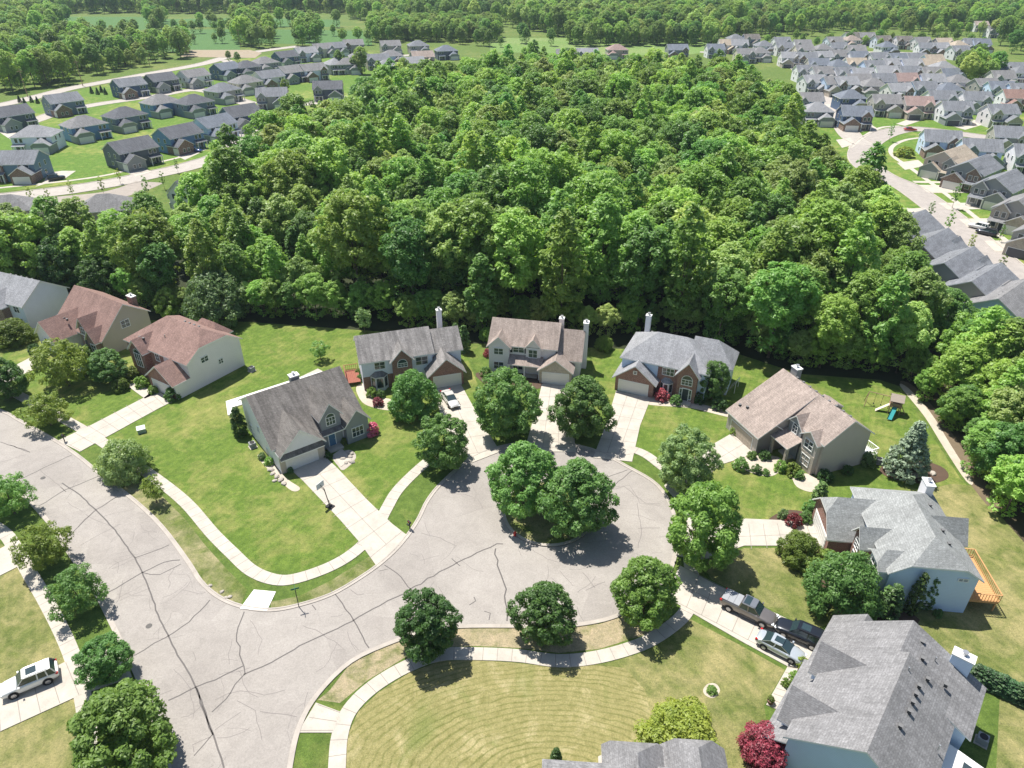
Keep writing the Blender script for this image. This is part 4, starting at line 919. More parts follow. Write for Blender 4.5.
def crown(Rw, z0, z1, ncl, nl, leaf, seed, prof=None, rcl=.27, inner=.25, lump=.13, up=.35, nup=.70):
    """cloud of leaf clumps; the clumps sit on an uneven shell between z0 and z1"""
    rg = np.random.default_rng(seed); H = z1 - z0
    prof = prof or (lambda t: np.sqrt(np.clip(1 - (2 * t - 1.0) ** 2 * .96, 0, 1)) * (1.06 - .18 * t))
    t = (np.arange(ncl) + .5) / ncl; t = 1 - (1 - t) ** .9; t = np.clip(t + rg.normal(0, .02, ncl), .02, .985)
    ang = np.arange(ncl) * 2.39996 + rg.normal(0, .25, ncl)
    k1, k2, p1, p2 = rg.integers(2, 4), rg.integers(4, 6), *rg.uniform(0, 6.28, 2)
    lob = 1 + lump * np.sin(k1 * ang + p1 + 3 * t) + lump * .6 * np.sin(k2 * ang + p2 - 5 * t)
    r = prof(t) * Rw * lob * rg.uniform(.74, .90, ncl)
    C = np.stack([r * np.cos(ang), r * np.sin(ang), z0 + H * t], 1)
    ni = int(ncl * inner)
    if ni:
        ti = rg.uniform(.1, .85, ni); ai = rg.uniform(0, 6.28, ni); ri = prof(ti) * Rw * rg.uniform(.1, .55, ni)
        C = np.concatenate([C, np.stack([ri * np.cos(ai), ri * np.sin(ai), z0 + H * ti], 1)])
    rc = Rw * rcl * rg.uniform(.7, 1.3, len(C))
    P = []; NN = []
    cen = np.array([0, 0, z0 + H * .45])
    for c, q in zip(C, rc):
        m = max(6, int(nl * (q / (Rw * rcl)) ** 2)); d = rg.normal(size=(m, 3)); o = (c - cen); o /= np.linalg.norm(o) + 1e-6
        d = d / np.linalg.norm(d, axis=1, keepdims=True) + o * .45 + np.array([0, 0, up]); d /= np.linalg.norm(d, axis=1, keepdims=True)
        P.append(c + d * q * rg.uniform(.55, 1.08, (m, 1)) * np.array([1, 1, .8])); NN.append(d * (1.1 - nup * .8) + rg.normal(size=(m, 3)) * .36 + np.array([0, 0, nup]))
    P = np.concatenate(P); NN = np.concatenate(NN); S = leaf * rg.uniform(.65, 1.3, len(P))
    return leaf_quads(P, NN, S, rg)

def trunk(zt, r, seed, spread=1.6, limbs=6, ztop=None, mbw=None):
    rd = random.Random(seed); m = mbw or MB(); ztop = ztop or zt * 1.9
    m.tube((0, 0, -.1), (0, 0, .35), r * 1.5, r, 8); m.tube((0, 0, .3), (rd.uniform(-.1, .1), rd.uniform(-.1, .1), zt), r, r * .72, 8); m.tube((0, 0, zt * .98), (rd.uniform(-.3, .3), rd.uniform(-.3, .3), ztop), r * .7, r * .2, 7)
    for i in range(limbs):
        a = 6.283 * i / limbs + rd.uniform(-.3, .3); z = zt * rd.uniform(.85, 1.25); q = spread * rd.uniform(.7, 1.1); e = (q * math.cos(a), q * math.sin(a), z + (ztop - z) * rd.uniform(.45, .8))
        mid = (e[0] * .5, e[1] * .5, z + (e[2] - z) * .62)
        m.tube((0, 0, z), mid, r * .42, r * .28, 6, cap=False); m.tube(mid, e, r * .28, r * .1, 6)
    return m

egg = lambda t: np.clip(np.sin(np.pi * np.clip(t, 0, 1) ** .72) ** .75, .05, 1)
dome = lambda t: np.sqrt(np.clip(1 - np.clip(t, 0, 1) ** 2.2, 0, 1)) * (.80 + .2 * np.clip(t * 5, 0, 1))
cone = lambda t: np.clip(1.02 - t, .03, 1) * (.75 + .25 * np.clip(t * 8, 0, 1))
column = lambda t: np.clip(np.sin(np.pi * np.clip(t * .93 + .07, 0, 1) ** .6) ** .6, .08, 1)

CROWN = {}
def cmesh(key, **kw):
    kw.setdefault('nup', .38)
    me = tree_mesh('crown', crown(**kw), [L_STREET]); CROWN[key] = me; return me
for i in range(4): cmesh(('street', i), Rw=4.0, z0=.9, z1=8.3, ncl=135, nl=100, leaf=.175, seed=20 + i, prof=egg if i % 2 else None, rcl=.155, lump=.15, inner=.3)
for i in range(2): cmesh(('loose', i), Rw=4.0, z0=1.3, z1=7.2, ncl=80, nl=72, leaf=.18, seed=40 + i, rcl=.18, lump=.20, inner=.4)
for i in range(2): cmesh(('small', i), Rw=1.5, z0=1.2, z1=4.2, ncl=34, nl=30, leaf=.16, seed=50 + i, rcl=.27, lump=.15)
for i in range(3): cmesh(('shrub', i), Rw=1.0, z0=.0, z1=1.5, ncl=40, nl=38, leaf=.11, seed=60 + i, prof=dome, rcl=.24, up=.5)
for i in range(2): cmesh(('dome', i), Rw=3.0, z0=.3, z1=4.6, ncl=110, nl=90, leaf=.135, seed=70 + i, prof=dome, rcl=.2)
cmesh(('spruce', 0), Rw=3.2, z0=.4, z1=9.0, ncl=190, nl=40, leaf=.19, seed=80, prof=cone, rcl=.15, lump=.05, up=.1)
cmesh(('column', 0), Rw=.95, z0=.1, z1=4.6, ncl=70, nl=48, leaf=.12, seed=83, prof=column, rcl=.28, lump=.05)
cmesh(('column', 1), Rw=.95, z0=.1, z1=4.6, ncl=70, nl=48, leaf=.12, seed=84, prof=column, rcl=.28, lump=.08)
cmesh(('sapling', 0), Rw=1.0, z0=1.6, z1=4.6, ncl=14, nl=16, leaf=.17, seed=85, rcl=.3, lump=.3, inner=.5)
TRUNK = {'street': trunk(1.9, .20, 1, 2.3, 7, 6.4).mesh('trunk', M_BARK), 'loose': trunk(1.5, .18, 2, 2.4, 7, 5.4).mesh('trunk', M_BARK), 'small': trunk(1.4, .07, 3, .7, 5, 3.2).mesh('trunk', M_BARK),
         'shrub': trunk(.2, .06, 4, .5, 5, .9).mesh('stem', M_BARK), 'dome': trunk(.8, .16, 5, 1.6, 7, 3.4).mesh('trunk', M_BARK), 'spruce': trunk(.8, .2, 6, .5, 0, 8.4).mesh('trunk', M_BARK),
         'column': trunk(.4, .1, 7, .2, 3, 3.6).mesh('stem', M_BARK), 'sapling': trunk(1.8, .045, 8, .5, 4, 4.0).mesh('trunk', M_BARK)}
NOMR = {'street': 4.0, 'loose': 4.0, 'small': 1.5, 'shrub': 1.0, 'dome': 3.0, 'spruce': 3.2, 'column': .95, 'sapling': 1.0}
NOMZ = {'street': (.9, 8.3), 'loose': (1.3, 7.2), 'small': (1.2, 4.2), 'shrub': (0, 1.5), 'dome': (.3, 4.6), 'spruce': (.4, 9), 'column': (.1, 4.6), 'sapling': (1.6, 4.6)}

def depth_of(p): return p.y * math.cos(PITCH) + (CAM_H - p.z) * math.sin(PITCH)

def plant(cx, cy, rpx, kind, mat, label, name=None, cat='tree', group=None, var=None, zs=1.0, rz=None):
    """crown centre and half width in the photo; solved for the tree standing on the ground"""
    z = 3.0
    for _ in range(6):
        p = at(cx, cy, z); Rw = rpx * depth_of(p) / F_PX; s = Rw / NOMR[kind]; z0, z1 = NOMZ[kind]; z = (z0 + (z1 - z0) * .48) * s * zs
    i = var if var is not None else random.randrange(8)
    ks = [k for k in CROWN if k[0] == kind]; k = ks[i % len(ks)]
    nm = name or {'street': 'shade_tree', 'loose': 'shade_tree', 'small': 'small_tree', 'shrub': 'shrub', 'dome': 'round_bush', 'spruce': 'spruce_tree', 'column': 'columnar_conifer', 'sapling': 'sapling'}[kind]
    e = empty(nm, (p.x, p.y, 0), random.uniform(0, 6.28) if rz is None else rz, label, cat, group, scale=(s, s, s * zs))
    c = inst('foliage' if cat in ('shrub', 'bush', 'hedge') else 'crown', CROWN[k], e); c.material_slots[0].link = 'OBJECT'; c.material_slots[0].material = mat
    inst('stem' if kind in ('shrub', 'column') else 'trunk', TRUNK[kind], e); return e

T = plant
T(507, 404, 34, 'street', L_STREET, 'round dark green tree in front of the tan-roofed middle house', var=0)
T(583, 406, 32, 'street', L_STREET, 'round tree standing between the middle and right rear driveways', var=1)
T(443, 441, 28, 'street', L_STREET, 'round tree on the kerb below the left rear driveway with the parked silver car', var=2)
T(413, 394, 26, 'dome', L_STREET, 'broad low tree in front of the red brick entry of the left rear house', var=0, zs=1.1, name='shade_tree')
T(524, 476, 38, 'street', L_STREET, 'left and farther of the two big touching trees on the round island', var=3)
T(577, 496, 40, 'street', L_STREET, 'right and nearer of the two big touching trees on the round island', var=1)
T(688, 459, 32, 'street', L_PALE, 'pale speckled tree at the mouth of the driveway to the beige house', var=2)
T(705, 525, 41, 'street', L_BRIGHT, 'tall bright green tree on the right rim of the cul-de-sac', var=0, zs=1.08)
T(646, 588, 36, 'street', L_BRIGHT, 'bright green tree where the cul-de-sac meets the driveway with three vehicles', var=3)
T(545, 611, 33, 'street', L_DARK, 'dark round tree right of two on the verge below the road', var=1)
T(426, 624, 34, 'street', L_DARK, 'dark round tree left of two on the verge below the road', var=2)
T(122, 460, 25, 'dome', L_PALE, 'low pale-leaved tree on the verge beside the mailbox', var=1, name='shade_tree')
T(152, 488, 11, 'small', L_OLIVE, 'young staked tree alone on the verge, with a mulch ring', var=0)
T(45, 409, 22, 'loose', L_YELLOW, 'small yellow-green tree on the verge left of the red-roofed house drive', var=0, zs=.85)
T(60, 362, 27, 'loose', L_OLIVE, 'yellowish spreading tree on the front lawn beside the short left driveway', var=1)
T(106, 366, 20, 'street', L_STREET, 'dense green tree on the lawn before the arched brick entry', var=0, zs=.8)
T(3, 378, 21, 'street', L_DARK, 'dark tree cut off by the left edge above the road', var=1)
T(12, 332, 19, 'dome', L_OLIVE, 'broad olive bush at the foot of the pale blue end wall', 'round_bush', 'bush', var=0, zs=.8)
T(6, 494, 24, 'loose', L_STREET, 'topmost street tree on the left verge at the picture edge', var=0)
T(42, 545, 25, 'loose', L_OLIVE, 'open-crowned olive street tree, second down the left verge', var=1)
T(76, 590, 27, 'loose', L_STREET, 'open-crowned street tree, third down the left verge', var=0)
T(103, 659, 27, 'street', L_STREET, 'blue-green street tree on the left verge above the biggest one', var=2, zs=.85)
T(119, 730, 53, 'street', L_BRIGHT, 'biggest street tree, bright green, at the lower left', var=3, zs=.9)
T(846, 584, 36, 'dome', L_STREET, 'large round tree before the red brick front of the grey-roofed house', var=1, zs=1.15, name='shade_tree')
T(800, 548, 20, 'dome', L_OLIVE, 'loose olive bush at the house end of the driveway under the brick garage', 'round_bush', 'bush', var=0)
T(912, 449, 25, 'spruce', L_BLUE, 'pale grey-green spruce on the lawn behind the beige house', var=0, zs=.9)
T(714, 380, 17, 'street', L_STREET, 'slim tree at the right corner of the hipped grey-roofed brick house', var=0, zs=1.15)
T(680, 733, 41, 'dome', L_YELLOW, 'lime green spreading tree above the roof peaks at the bottom edge', var=0, zs=.7, name='shade_tree')
T(768, 747, 27, 'dome', L_RED, 'dark red maple at the corner of the big grey roof', var=1, zs=.85, name='maple_tree')
T(319, 349, 9, 'small', L_STREET, 'small young tree alone on the back lawn behind the bungalow', var=1, zs=.8)
T(363, 318, 9, 'small', L_PALE, 'pale blossoming little tree at the wood edge above the left rear house', var=0)
T(371, 429, 8, 'shrub', L_PINK, 'round pink flowering shrub at the right corner of the bungalow', cat='shrub', var=0)
T(662, 395, 7.5, 'shrub', L_PINK, 'pink shrub beside the white garage door of the right rear house', cat='shrub', var=1)
T(488, 353, 5, 'shrub', L_RED, 'dark red shrub against the left wall of the middle rear house', cat='shrub', var=1)
T(486, 372, 6, 'shrub', L_STREET, 'green shrub at the front left corner of the middle rear house', cat='shrub', var=2)
T(487, 334, 8, 'dome', L_BRIGHT, 'light green bush behind the left wall of the middle rear house', 'round_bush', 'bush', var=1)
T(604, 343, 9, 'dome', L_BRIGHT, 'light green bush between the middle and right rear houses', 'round_bush', 'bush', var=0)
T(456, 336, 5.5, 'column', L_ARBOR, 'left of two narrow conifers right of the tall white chimney', var=0)
T(464, 339, 6, 'column', L_ARBOR, 'right of two narrow conifers right of the tall white chimney', var=1)
T(238, 422, 7.5, 'column', L_DARK, 'dark narrow conifer against the left wall of the bungalow', var=0, zs=.9)
T(918, 594, 7, 'column', L_ARBOR, 'left of two tall conifers on the sky-blue side wall', var=1, zs=1.6)
T(931, 590, 6.5, 'column', L_ARBOR, 'right of two tall conifers on the sky-blue side wall', var=0, zs=1.6)
T(893, 602, 10, 'column', L_ARBOR, 'conifer at the front corner of the sky-blue side wall', var=1, zs=.9)
T(886, 600, 8, 'column', L_ARBOR, 'smaller conifer squeezed between the round tree and the sky-blue wall', var=0, zs=.9)
T(821, 492, 7, 'column', L_ARBOR, 'squat conifer at the garage corner of the grey-green roof', var=1, zs=.7)
T(556, 757, 6, 'column', L_DARK, 'dark upright conifer at the bottom edge left of the front walk', var=0, zs=.9)
T(712, 690, 5.5, 'shrub', L_BRIGHT, 'tiny green shrub in a pale ring on the lower right lawn', cat='shrub', var=2, zs=.7)
for x, y, r_, m_, lab in [(794, 520, 8, L_RED, 'dark red shrub in the bed above the brick garage driveway'), (806, 517, 7, L_STREET, 'round green shrub right of the dark red one above the driveway'), (784, 514, 6, L_PALE, 'pale shrub left of the dark red one above the driveway'), (811, 506, 7, L_STREET, 'green shrub against the brick garage side'),
        (741, 464, 8, L_STREET, 'spreading shrub at the garage corner of the beige house'), (757, 469, 5.5, L_DARK, 'clipped ball shrub in the pale gravel bed'), (735, 431, 5, L_OLIVE, 'small shrub left of the tan garage door'), (752, 455, 5, L_STREET, 'little shrub below the right jamb of the tan garage'), (766, 472, 4, L_STREET, 'smallest clump in the pale gravel bed'),
        (781, 466, 7, L_BRIGHT, 'light green shrub before the porch of the beige house'), (793, 469, 8, L_OLIVE, 'yellowish shrub at the end of the gravel bed'), (799, 474, 6, L_STREET, 'rightmost shrub of the gravel bed'), (765, 455, 6, L_DARK, 'dark shrub under the porch roof of the beige house'),
        (826, 476, 8, L_DARK, 'dark shrub at the foot of the blank beige end wall'), (869, 459, 9, L_PALE, 'pale silvery shrub behind the beige end wall'), (848, 470, 6, L_DARK, 'low dark shrub along the beige end wall'),
        (262, 456, 4.5, L_PALE, 'grey-green shrub, upper one beside the bungalow side wall'), (269, 461, 5, L_BRIGHT, 'light green shrub, lower one beside the bungalow side wall'), (290, 470, 3.5, L_DARK, 'little dark shrub at the left jamb of the bungalow garage'), (328, 455, 4, L_DARK, 'little dark shrub at the right jamb of the bungalow garage'),
        (344, 441, 4, L_OLIVE, 'yellowish shrub by the blue front door'), (356, 436, 4, L_DARK, 'dark shrub under the white window of the bungalow'),
        (372, 392, 6, L_BRIGHT, 'green shrub under the bay window of the left rear house'), (380, 394, 5, L_STREET, 'second green shrub under the bay window'), (378, 402, 5.5, L_RED, 'dark reddish shrub below the bay window bed'), (358, 372, 4, L_OLIVE, 'tiny shrub along the left wall of the left rear house'), (360, 378, 4, L_STREET, 'second tiny shrub along the left wall of the left rear house'),
        (676, 400, 6, L_STREET, 'upright shrub left of the tall brick entry'), (699, 398, 7, L_DARK, 'dark shrub right of the tall brick entry'), (720, 404, 8, L_DARK, 'dark low bush at the garden gate corner'), (507, 377, 5, L_PALE, 'pale flowering shrub before the middle rear house'), (497, 375, 5, L_BRIGHT, 'bright shrub at the bed of the middle rear house'), (541, 376, 3.5, L_RED, 'small red flowers by the tan brick garage'),
        (141, 382, 7, L_BRIGHT, 'green bush at the left of the red-roofed house walk'), (120, 385, 8, L_OLIVE, 'low spreading bush on the lawn by the front walk'), (172, 394, 8, L_STREET, 'bush at the right jamb of the red-roofed house garage'), (153, 390, 5, L_BRIGHT, 'bush left of the red-roofed house garage'), (131, 372, 7, L_OLIVE, 'bush below the arched brick window'),
        (34, 349, 6, L_DARK, 'dark bush left of the short driveway'), (85, 352, 8, L_STREET, 'bush before the house with the steep red-brown roof'),
        (787, 683, 5.5, L_OLIVE, 'topmost clipped bush beside the lower front walk'), (796, 677, 6.5, L_BRIGHT, 'lime bush beside the corner of the big grey roof'), (794, 690, 6.5, L_BRIGHT, 'second clipped bush down the lower front walk'), (790, 703, 6, L_BRIGHT, 'third clipped bush down the lower front walk'), (783, 716, 7, L_BRIGHT, 'lowest clipped bush above the red maple'), (802, 662, 7, L_OLIVE, 'ornamental grass tuft at the driveway end'),
        (812, 566, 12, L_OLIVE, 'olive bush left of the large round tree'), (826, 560, 12, L_BRIGHT, 'brighter bush behind the large round tree'), (820, 597, 10, L_DARK, 'dark bush under the large round tree'), (867, 622, 9, L_DARK, 'dark shrub below the large round tree'), (938, 613, 5, L_STREET, 'shrub near the basement window of the sky-blue wall'), (900, 470, 6, L_DARK, 'dark shrub at the foot of the spruce')]:
    T(x, y, r_, 'shrub', m_, lab, cat='shrub', group='garden shrubs')
HG = at(974, 680); H2 = at(1040, 712)
for i in range(17):
    p = HG.lerp(H2, i / 16); e = empty('hedge_conifer', (p.x, p.y, 0), random.uniform(0, 6), 'dark small conifer in the straight hedge row behind the big grey roof', 'conifer', 'conifers of the straight hedge', scale=(.75, .75, .5 + random.uniform(-.03, .03)))
    c = inst('crown', CROWN[('column', i % 2)], e); c.material_slots[0].link = 'OBJECT'; c.material_slots[0].material = L_CONE; inst('trunk', TRUNK['column'], e)

# ---- forest trees: one mesh each (their parts are too small to see); 300 nearest as individuals
FM = []
def forest_mesh(i, kind, mat):
    if kind == 'broad':
        V = crown(Rw=5.9, z0=9, z1=19.5 + (i % 3) * .8, ncl=110, nl=62, leaf=.36, seed=100 + i, prof=[None, dome, None, egg][i % 4], rcl=.185, lump=.22, inner=.3)
        V2 = crown(Rw=4.2, z0=2.5, z1=9, ncl=22, nl=22, leaf=.45, seed=150 + i, rcl=.25, lump=.25, inner=0); V = np.concatenate([V, V2]); w = trunk(8, .26, i, 3, 6, 17)
    elif kind == 'tall':
        V = crown(Rw=3.9, z0=4, z1=22, ncl=84, nl=38, leaf=.42, seed=200 + i, prof=egg, rcl=.25, lump=.16, inner=.3); w = trunk(6, .22, i, 2, 6, 18)
    else:
        V = crown(Rw=3.2, z0=1.2, z1=14, ncl=150, nl=28, leaf=.34, seed=300 + i, prof=cone, rcl=.15, lump=.06, up=.05); w = trunk(2, .2, i, 1, 0, 13)
    me = tree_mesh('forest_tree_mesh', V, [mat, M_BARK], w); return me
FB = [forest_mesh(0, 'broad', L_FOREST), forest_mesh(1, 'broad', L_FOREST), forest_mesh(2, 'broad', L_FOREST), forest_mesh(3, 'broad', L_FOREST2), forest_mesh(4, 'broad', L_FOREST3), forest_mesh(5, 'tall', L_FOREST), forest_mesh(6, 'tall', L_FOREST3), forest_mesh(7, 'cone', L_CONE)]

def in_poly(x, y, P):
    c = False; j = len(P) - 1
    for i in range(len(P)):
        xi, yi = P[i][0], P[i][1]; xj, yj = P[j][0], P[j][1]
        if (yi > y) != (yj > y) and x < (xj - xi) * (y - yi) / (yj - yi) + xi: c = not c
        j = i
    return c
def scatter(poly, spacing, rd, jit=.36):
    xs = [p[0] for p in poly]; ys = [p[1] for p in poly]; out = []; row = 0; y = min(ys)
    while y < max(ys):
        x = min(xs) + (spacing / 2 if row % 2 else 0)
        while x < max(xs):
            q = (x + rd.uniform(-jit, jit) * spacing, y + rd.uniform(-jit, jit) * spacing)
            if in_poly(*q, poly): out.append(q)
            x += spacing
        y += spacing * .87; row += 1
    return out
rd = random.Random(3)
FOREST = px([(-70, 268), (-70, 296), (0, 298), (70, 290), (150, 312), (250, 314), (330, 321), (400, 326), (460, 336), (600, 340), (735, 347), (800, 368), (880, 374), (915, 384), (948, 425), (985, 472), (1030, 530), (1130, 590), (1200, 560), (1090, 440), (1015, 398), (962, 378), (918, 352), (902, 305), (868, 250), (808, 207), (778, 138), (745, 108), (700, 100), (600, 102), (540, 88), (400, 112), (350, 148), (290, 178), (245, 206), (222, 218), (205, 238), (185, 258), (120, 270), (0, 270)])
pts = scatter(FOREST, 7.2, rd)
LBLK = px([(-60, 250), (-60, 270), (66, 268), (66, 252), (30, 250)])
pts += scatter(LBLK, 7.5, rd)
def stand(x, y):
    """height of the stand: younger towards its left and right ends"""
    k = 1.0
    if y > 165 and x < -30: return 1.02
    if x < -38: k *= .76
    elif x < -15 and y > 150: k *= .85
    if y < 112: k *= .80
    if x > 62 and y < 150: k *= .85
    return k
pts += scatter(px([(925, 372), (958, 400), (985, 440), (1012, 478), (1040, 520), (1120, 560), (1150, 500), (1060, 410), (1000, 380)]), 5.2, rd)
pts.sort(key=lambda p: p[0] ** 2 * .6 + p[1] ** 2)
SLOT = [0, 1, 2, 3, 4, 5, 6, 0, 1, 3, 2, 5]
KIND = ['full round crown', 'lobed round crown', 'domed crown', 'pale yellowish crown', 'deep green crown', 'tall narrow crown', 'dark narrow crown', 'dark pointed crown']
NB = [(-95, 'the pale blue gable end'), (-78, 'the steep red-brown roof'), (-55, 'the hipped red-brown roof'), (-34, 'the open back lawn'), (-14, 'the left rear house'), (6, 'the middle rear house'), (26, 'the right rear house'), (50, 'the beige house'), (999, 'the climbing frame')]
def near(x): return min(NB, key=lambda q: abs(q[0] + 8 - x))[1] if x < 60 else NB[-1][1]
def zone(x, y):
    q = x / y
    if y < 112: return 'wood beyond the gravel strip, %s' % ('near the orange deck' if y < 78 else 'level with the spruce' if y < 92 else 'behind the climbing frame')
    if y < 128: return 'first rank of the wood behind ' + near(x)
    if y < 142: return 'second rank of the wood behind ' + near(x)
    return 'interior of the wood, %s' % ('left part' if q < -.2 else 'centre part' if q < .2 else 'right part')
NIND = 150
for n_, (x, y) in enumerate(pts[:NIND]):
    k = rd.choice(SLOT)
    o = bpy.data.objects.new('forest_tree', FB[k]); COL.objects.link(o); s_ = rd.uniform(.70, 1.10) * stand(x, y)
    o.location = (x, y, 0); o.rotation_euler = (0, 0, rd.uniform(0, 6.28)); o.scale = (s_ * rd.uniform(.9, 1.12), s_ * rd.uniform(.9, 1.12), s_ * rd.uniform(.92, 1.08))
    zn = zone(x, y); tag(o, 'tree with %s, %s' % (KIND[k], zn), 'tree', 'trees with %s, %s' % (KIND[k], zn))
edge = px([(30, 292), (75, 292), (120, 304), (150, 312), (185, 316), (215, 316), (250, 316), (290, 319), (330, 323), (365, 322), (400, 328), (430, 332), (465, 340), (495, 330), (530, 334), (560, 332), (600, 342), (640, 332), (680, 336), (720, 342), (750, 352), (780, 362), (815, 370), (850, 372), (885, 376), (918, 386), (945, 420), (968, 450), (985, 478), (1004, 505), (1020, 530)])
for a_, b_ in zip(edge[:-1], edge[1:]):
    for t_ in (.0, .5):
        q = a_.lerp(b_, t_ + rd.uniform(0, .35)); k = rd.choice([0, 1, 2, 3, 4]); o = bpy.data.objects.new('edge_tree', FB[k]); COL.objects.link(o)
        s_ = rd.uniform(.30, .52); o.location = (q.x + rd.uniform(-1, 1), q.y + rd.uniform(.5, 2.5), -1.2 * s_); o.rotation_euler = (0, 0, rd.uniform(0, 6.28)); o.scale = (s_, s_, s_ * .9)
        zn = near(q.x) if q.y > 100 else 'the gravel strip'; tag(o, 'low tree with %s at the wood edge behind %s' % (KIND[k], zn), 'tree', 'low fringe trees with %s, %s' % (KIND[k], zn))
for cx, cy, r_, mt, lab in [(155, 284, 16, L_YELLOW, 'yellow-green tree standing out at the wood edge behind the red-roofed house'), (215, 298, 31, L_PALE, 'broad pale green tree at the wood edge right of the red-roofed house'), (168, 302, 15, L_BRIGHT, 'bright little tree below the yellow-green one at the wood edge'), (100, 278, 22, L_DARK, 'dark tree right behind the steep red-brown roof'),
                        (25, 250, 34, L_BRIGHT, 'big bright tree behind the grey-roofed house at the left edge'), (62, 262, 26, L_DARK, 'big dark tree between the left edge houses and the wood'), (1000, 392, 34, L_BRIGHT, 'big bright tree at the right edge beyond the climbing frame'), (985, 342, 36, L_BRIGHT, 'big pale tree at the right edge below the grey terrace roofs'), (1010, 455, 32, L_STREET, 'big tree at the right edge above the orange deck'), (945, 318, 30, L_STREET, 'big tree in front of the terrace roofs on the right'), (965, 405, 22, L_STREET, 'tree beside the gravel strip right of the climbing frame')]:
    plant(cx, cy, r_, 'street' if mt is not L_PALE else 'dome', mt, lab, name='edge_tree')
rest = [(x, y, rd.uniform(.70, 1.10) * stand(x, y)) for x, y in pts[NIND:]]
# understorey at the shaded wood edge
kinds = bpy.data.collections.new('wood_tree_kinds')
seen = set()
for o in bpy.data.objects:
    if o.name.startswith('forest_tree') and o.data and o.data.name not in seen: seen.add(o.data.name)
# one real, visible tree of each mesh lends its shape to the far wood
for me in FB:
    for o in bpy.data.objects:
        if o.data == me: kinds.objects.link(o); break
order = sorted(kinds.objects, key=lambda o: o.name)

def woodland(name, P, label_mix=None):
    """one uncountable mass of trees: points that carry instances of the tree meshes"""
    me = bpy.data.meshes.new(name); me.from_pydata([(p[0], p[1], 0) for p in P], [], [])
    a = me.attributes.new('size', 'FLOAT', 'POINT'); a.data.foreach_set('value', [p[2] for p in P])
    b = me.attributes.new('pick', 'INT', 'POINT'); idx = {FB.index(o.data): i for i, o in enumerate(order)}
    b.data.foreach_set('value', [idx.get(rd.choice(label_mix or SLOT), 0) for _ in P])
    o = bpy.data.objects.new(name, me); COL.objects.link(o); o['kind'] = 'stuff'
    ng = bpy.data.node_groups.new(name, 'GeometryNodeTree'); ng.interface.new_socket('Geometry', in_out='INPUT', socket_type='NodeSocketGeometry'); ng.interface.new_socket('Geometry', in_out='OUTPUT', socket_type='NodeSocketGeometry')
    N = ng.nodes; gi = N.new('NodeGroupInput'); go = N.new('NodeGroupOutput'); ip = N.new('GeometryNodeInstanceOnPoints'); ci = N.new('GeometryNodeCollectionInfo')
    ci.inputs['Collection'].default_value = kinds; ci.inputs['Separate Children'].default_value = True; ci.inputs['Reset Children'].default_value = True
    na = N.new('GeometryNodeInputNamedAttribute'); na.data_type = 'FLOAT'; na.inputs['Name'].default_value = 'size'
    nb = N.new('GeometryNodeInputNamedAttribute'); nb.data_type = 'INT'; nb.inputs['Name'].default_value = 'pick'
    rv = N.new('FunctionNodeRandomValue'); rv.data_type = 'FLOAT_VECTOR'; rv.inputs[0].default_value = (0, 0, 0); rv.inputs[1].default_value = (0, 0, 6.28)
    L = ng.links.new; L(gi.outputs[0], ip.inputs['Points']); L(ci.outputs[0], ip.inputs['Instance']); ip.inputs['Pick Instance'].default_value = True
    L(nb.outputs[0], ip.inputs['Instance Index']); L(rv.outputs[0], ip.inputs['Rotation']); L(na.outputs[0], ip.inputs['Scale']); L(ip.outputs[0], go.inputs[0])
    md = o.modifiers.new('trees', 'NODES'); md.node_group = ng; return o
woodland('wood_interior', rest)

def zone_pts(polypx, spacing, s0, s1, keep=1.0):
    out = []
    for (x, y) in scatter(px(polypx), spacing, rd, .42):
        if rd.random() < keep: out.append((x, y, rd.uniform(s0, s1)))
    return out
R_LINE = px([(850, 135), (866, 145), (862, 160), (880, 175), (905, 186), (921, 196), (945, 214)])
def off_road(x, y): return all((Vector((x, y, 0)) - (a + (b - a) * max(0, min(1, (Vector((x, y, 0)) - a).dot(b - a) / (b - a).length_squared)))).length > 9 for a, b in zip(R_LINE[:-1], R_LINE[1:]))
def row_pts(line, spacing, s0, s1, w=5):
    out = []; P = px(line)
    for a, b in zip(P[:-1], P[1:]):
        n = max(1, int((b - a).length / spacing))
        for i in range(n):
            q = a.lerp(b, (i + rd.random()) / n); out.append((q.x + rd.gauss(0, w), q.y + rd.gauss(0, w), rd.uniform(s0, s1)))
    return out
# fields beyond the left estate
sheet('field', px([(-60, 17), (60, 16.5), (152, 17), (155, 27), (120, 35), (60, 38), (-60, 40)]), .020, M_FIELD)
sheet('field', px([(-60, 42), (60, 40), (120, 38), (200, 36), (240, 38), (240, 50), (150, 52), (60, 52), (-60, 60)]), .032, M_FIELD)
sheet('field', px([(160, 19), (260, 18), (340, 20), (340, 27), (250, 27), (160, 27)]), .044, M_FIELD)
sheet('field', px([(160, 30), (250, 29), (372, 31), (372, 46), (250, 43), (160, 37)]), .056, M_FIELD)
sheet('meadow', px([(490, 38), (690, 38), (760, 44), (680, 56), (490, 52)]), .016, M_MEADOW)
sheet('bare_field', px([(180, 50), (250, 50), (262, 53), (255, 58), (180, 57)]), .075, M_SOIL)
sheet('bare_field', px([(380, 15), (430, 15), (430, 18.5), (375, 18.5)]), .075, M_SOIL)

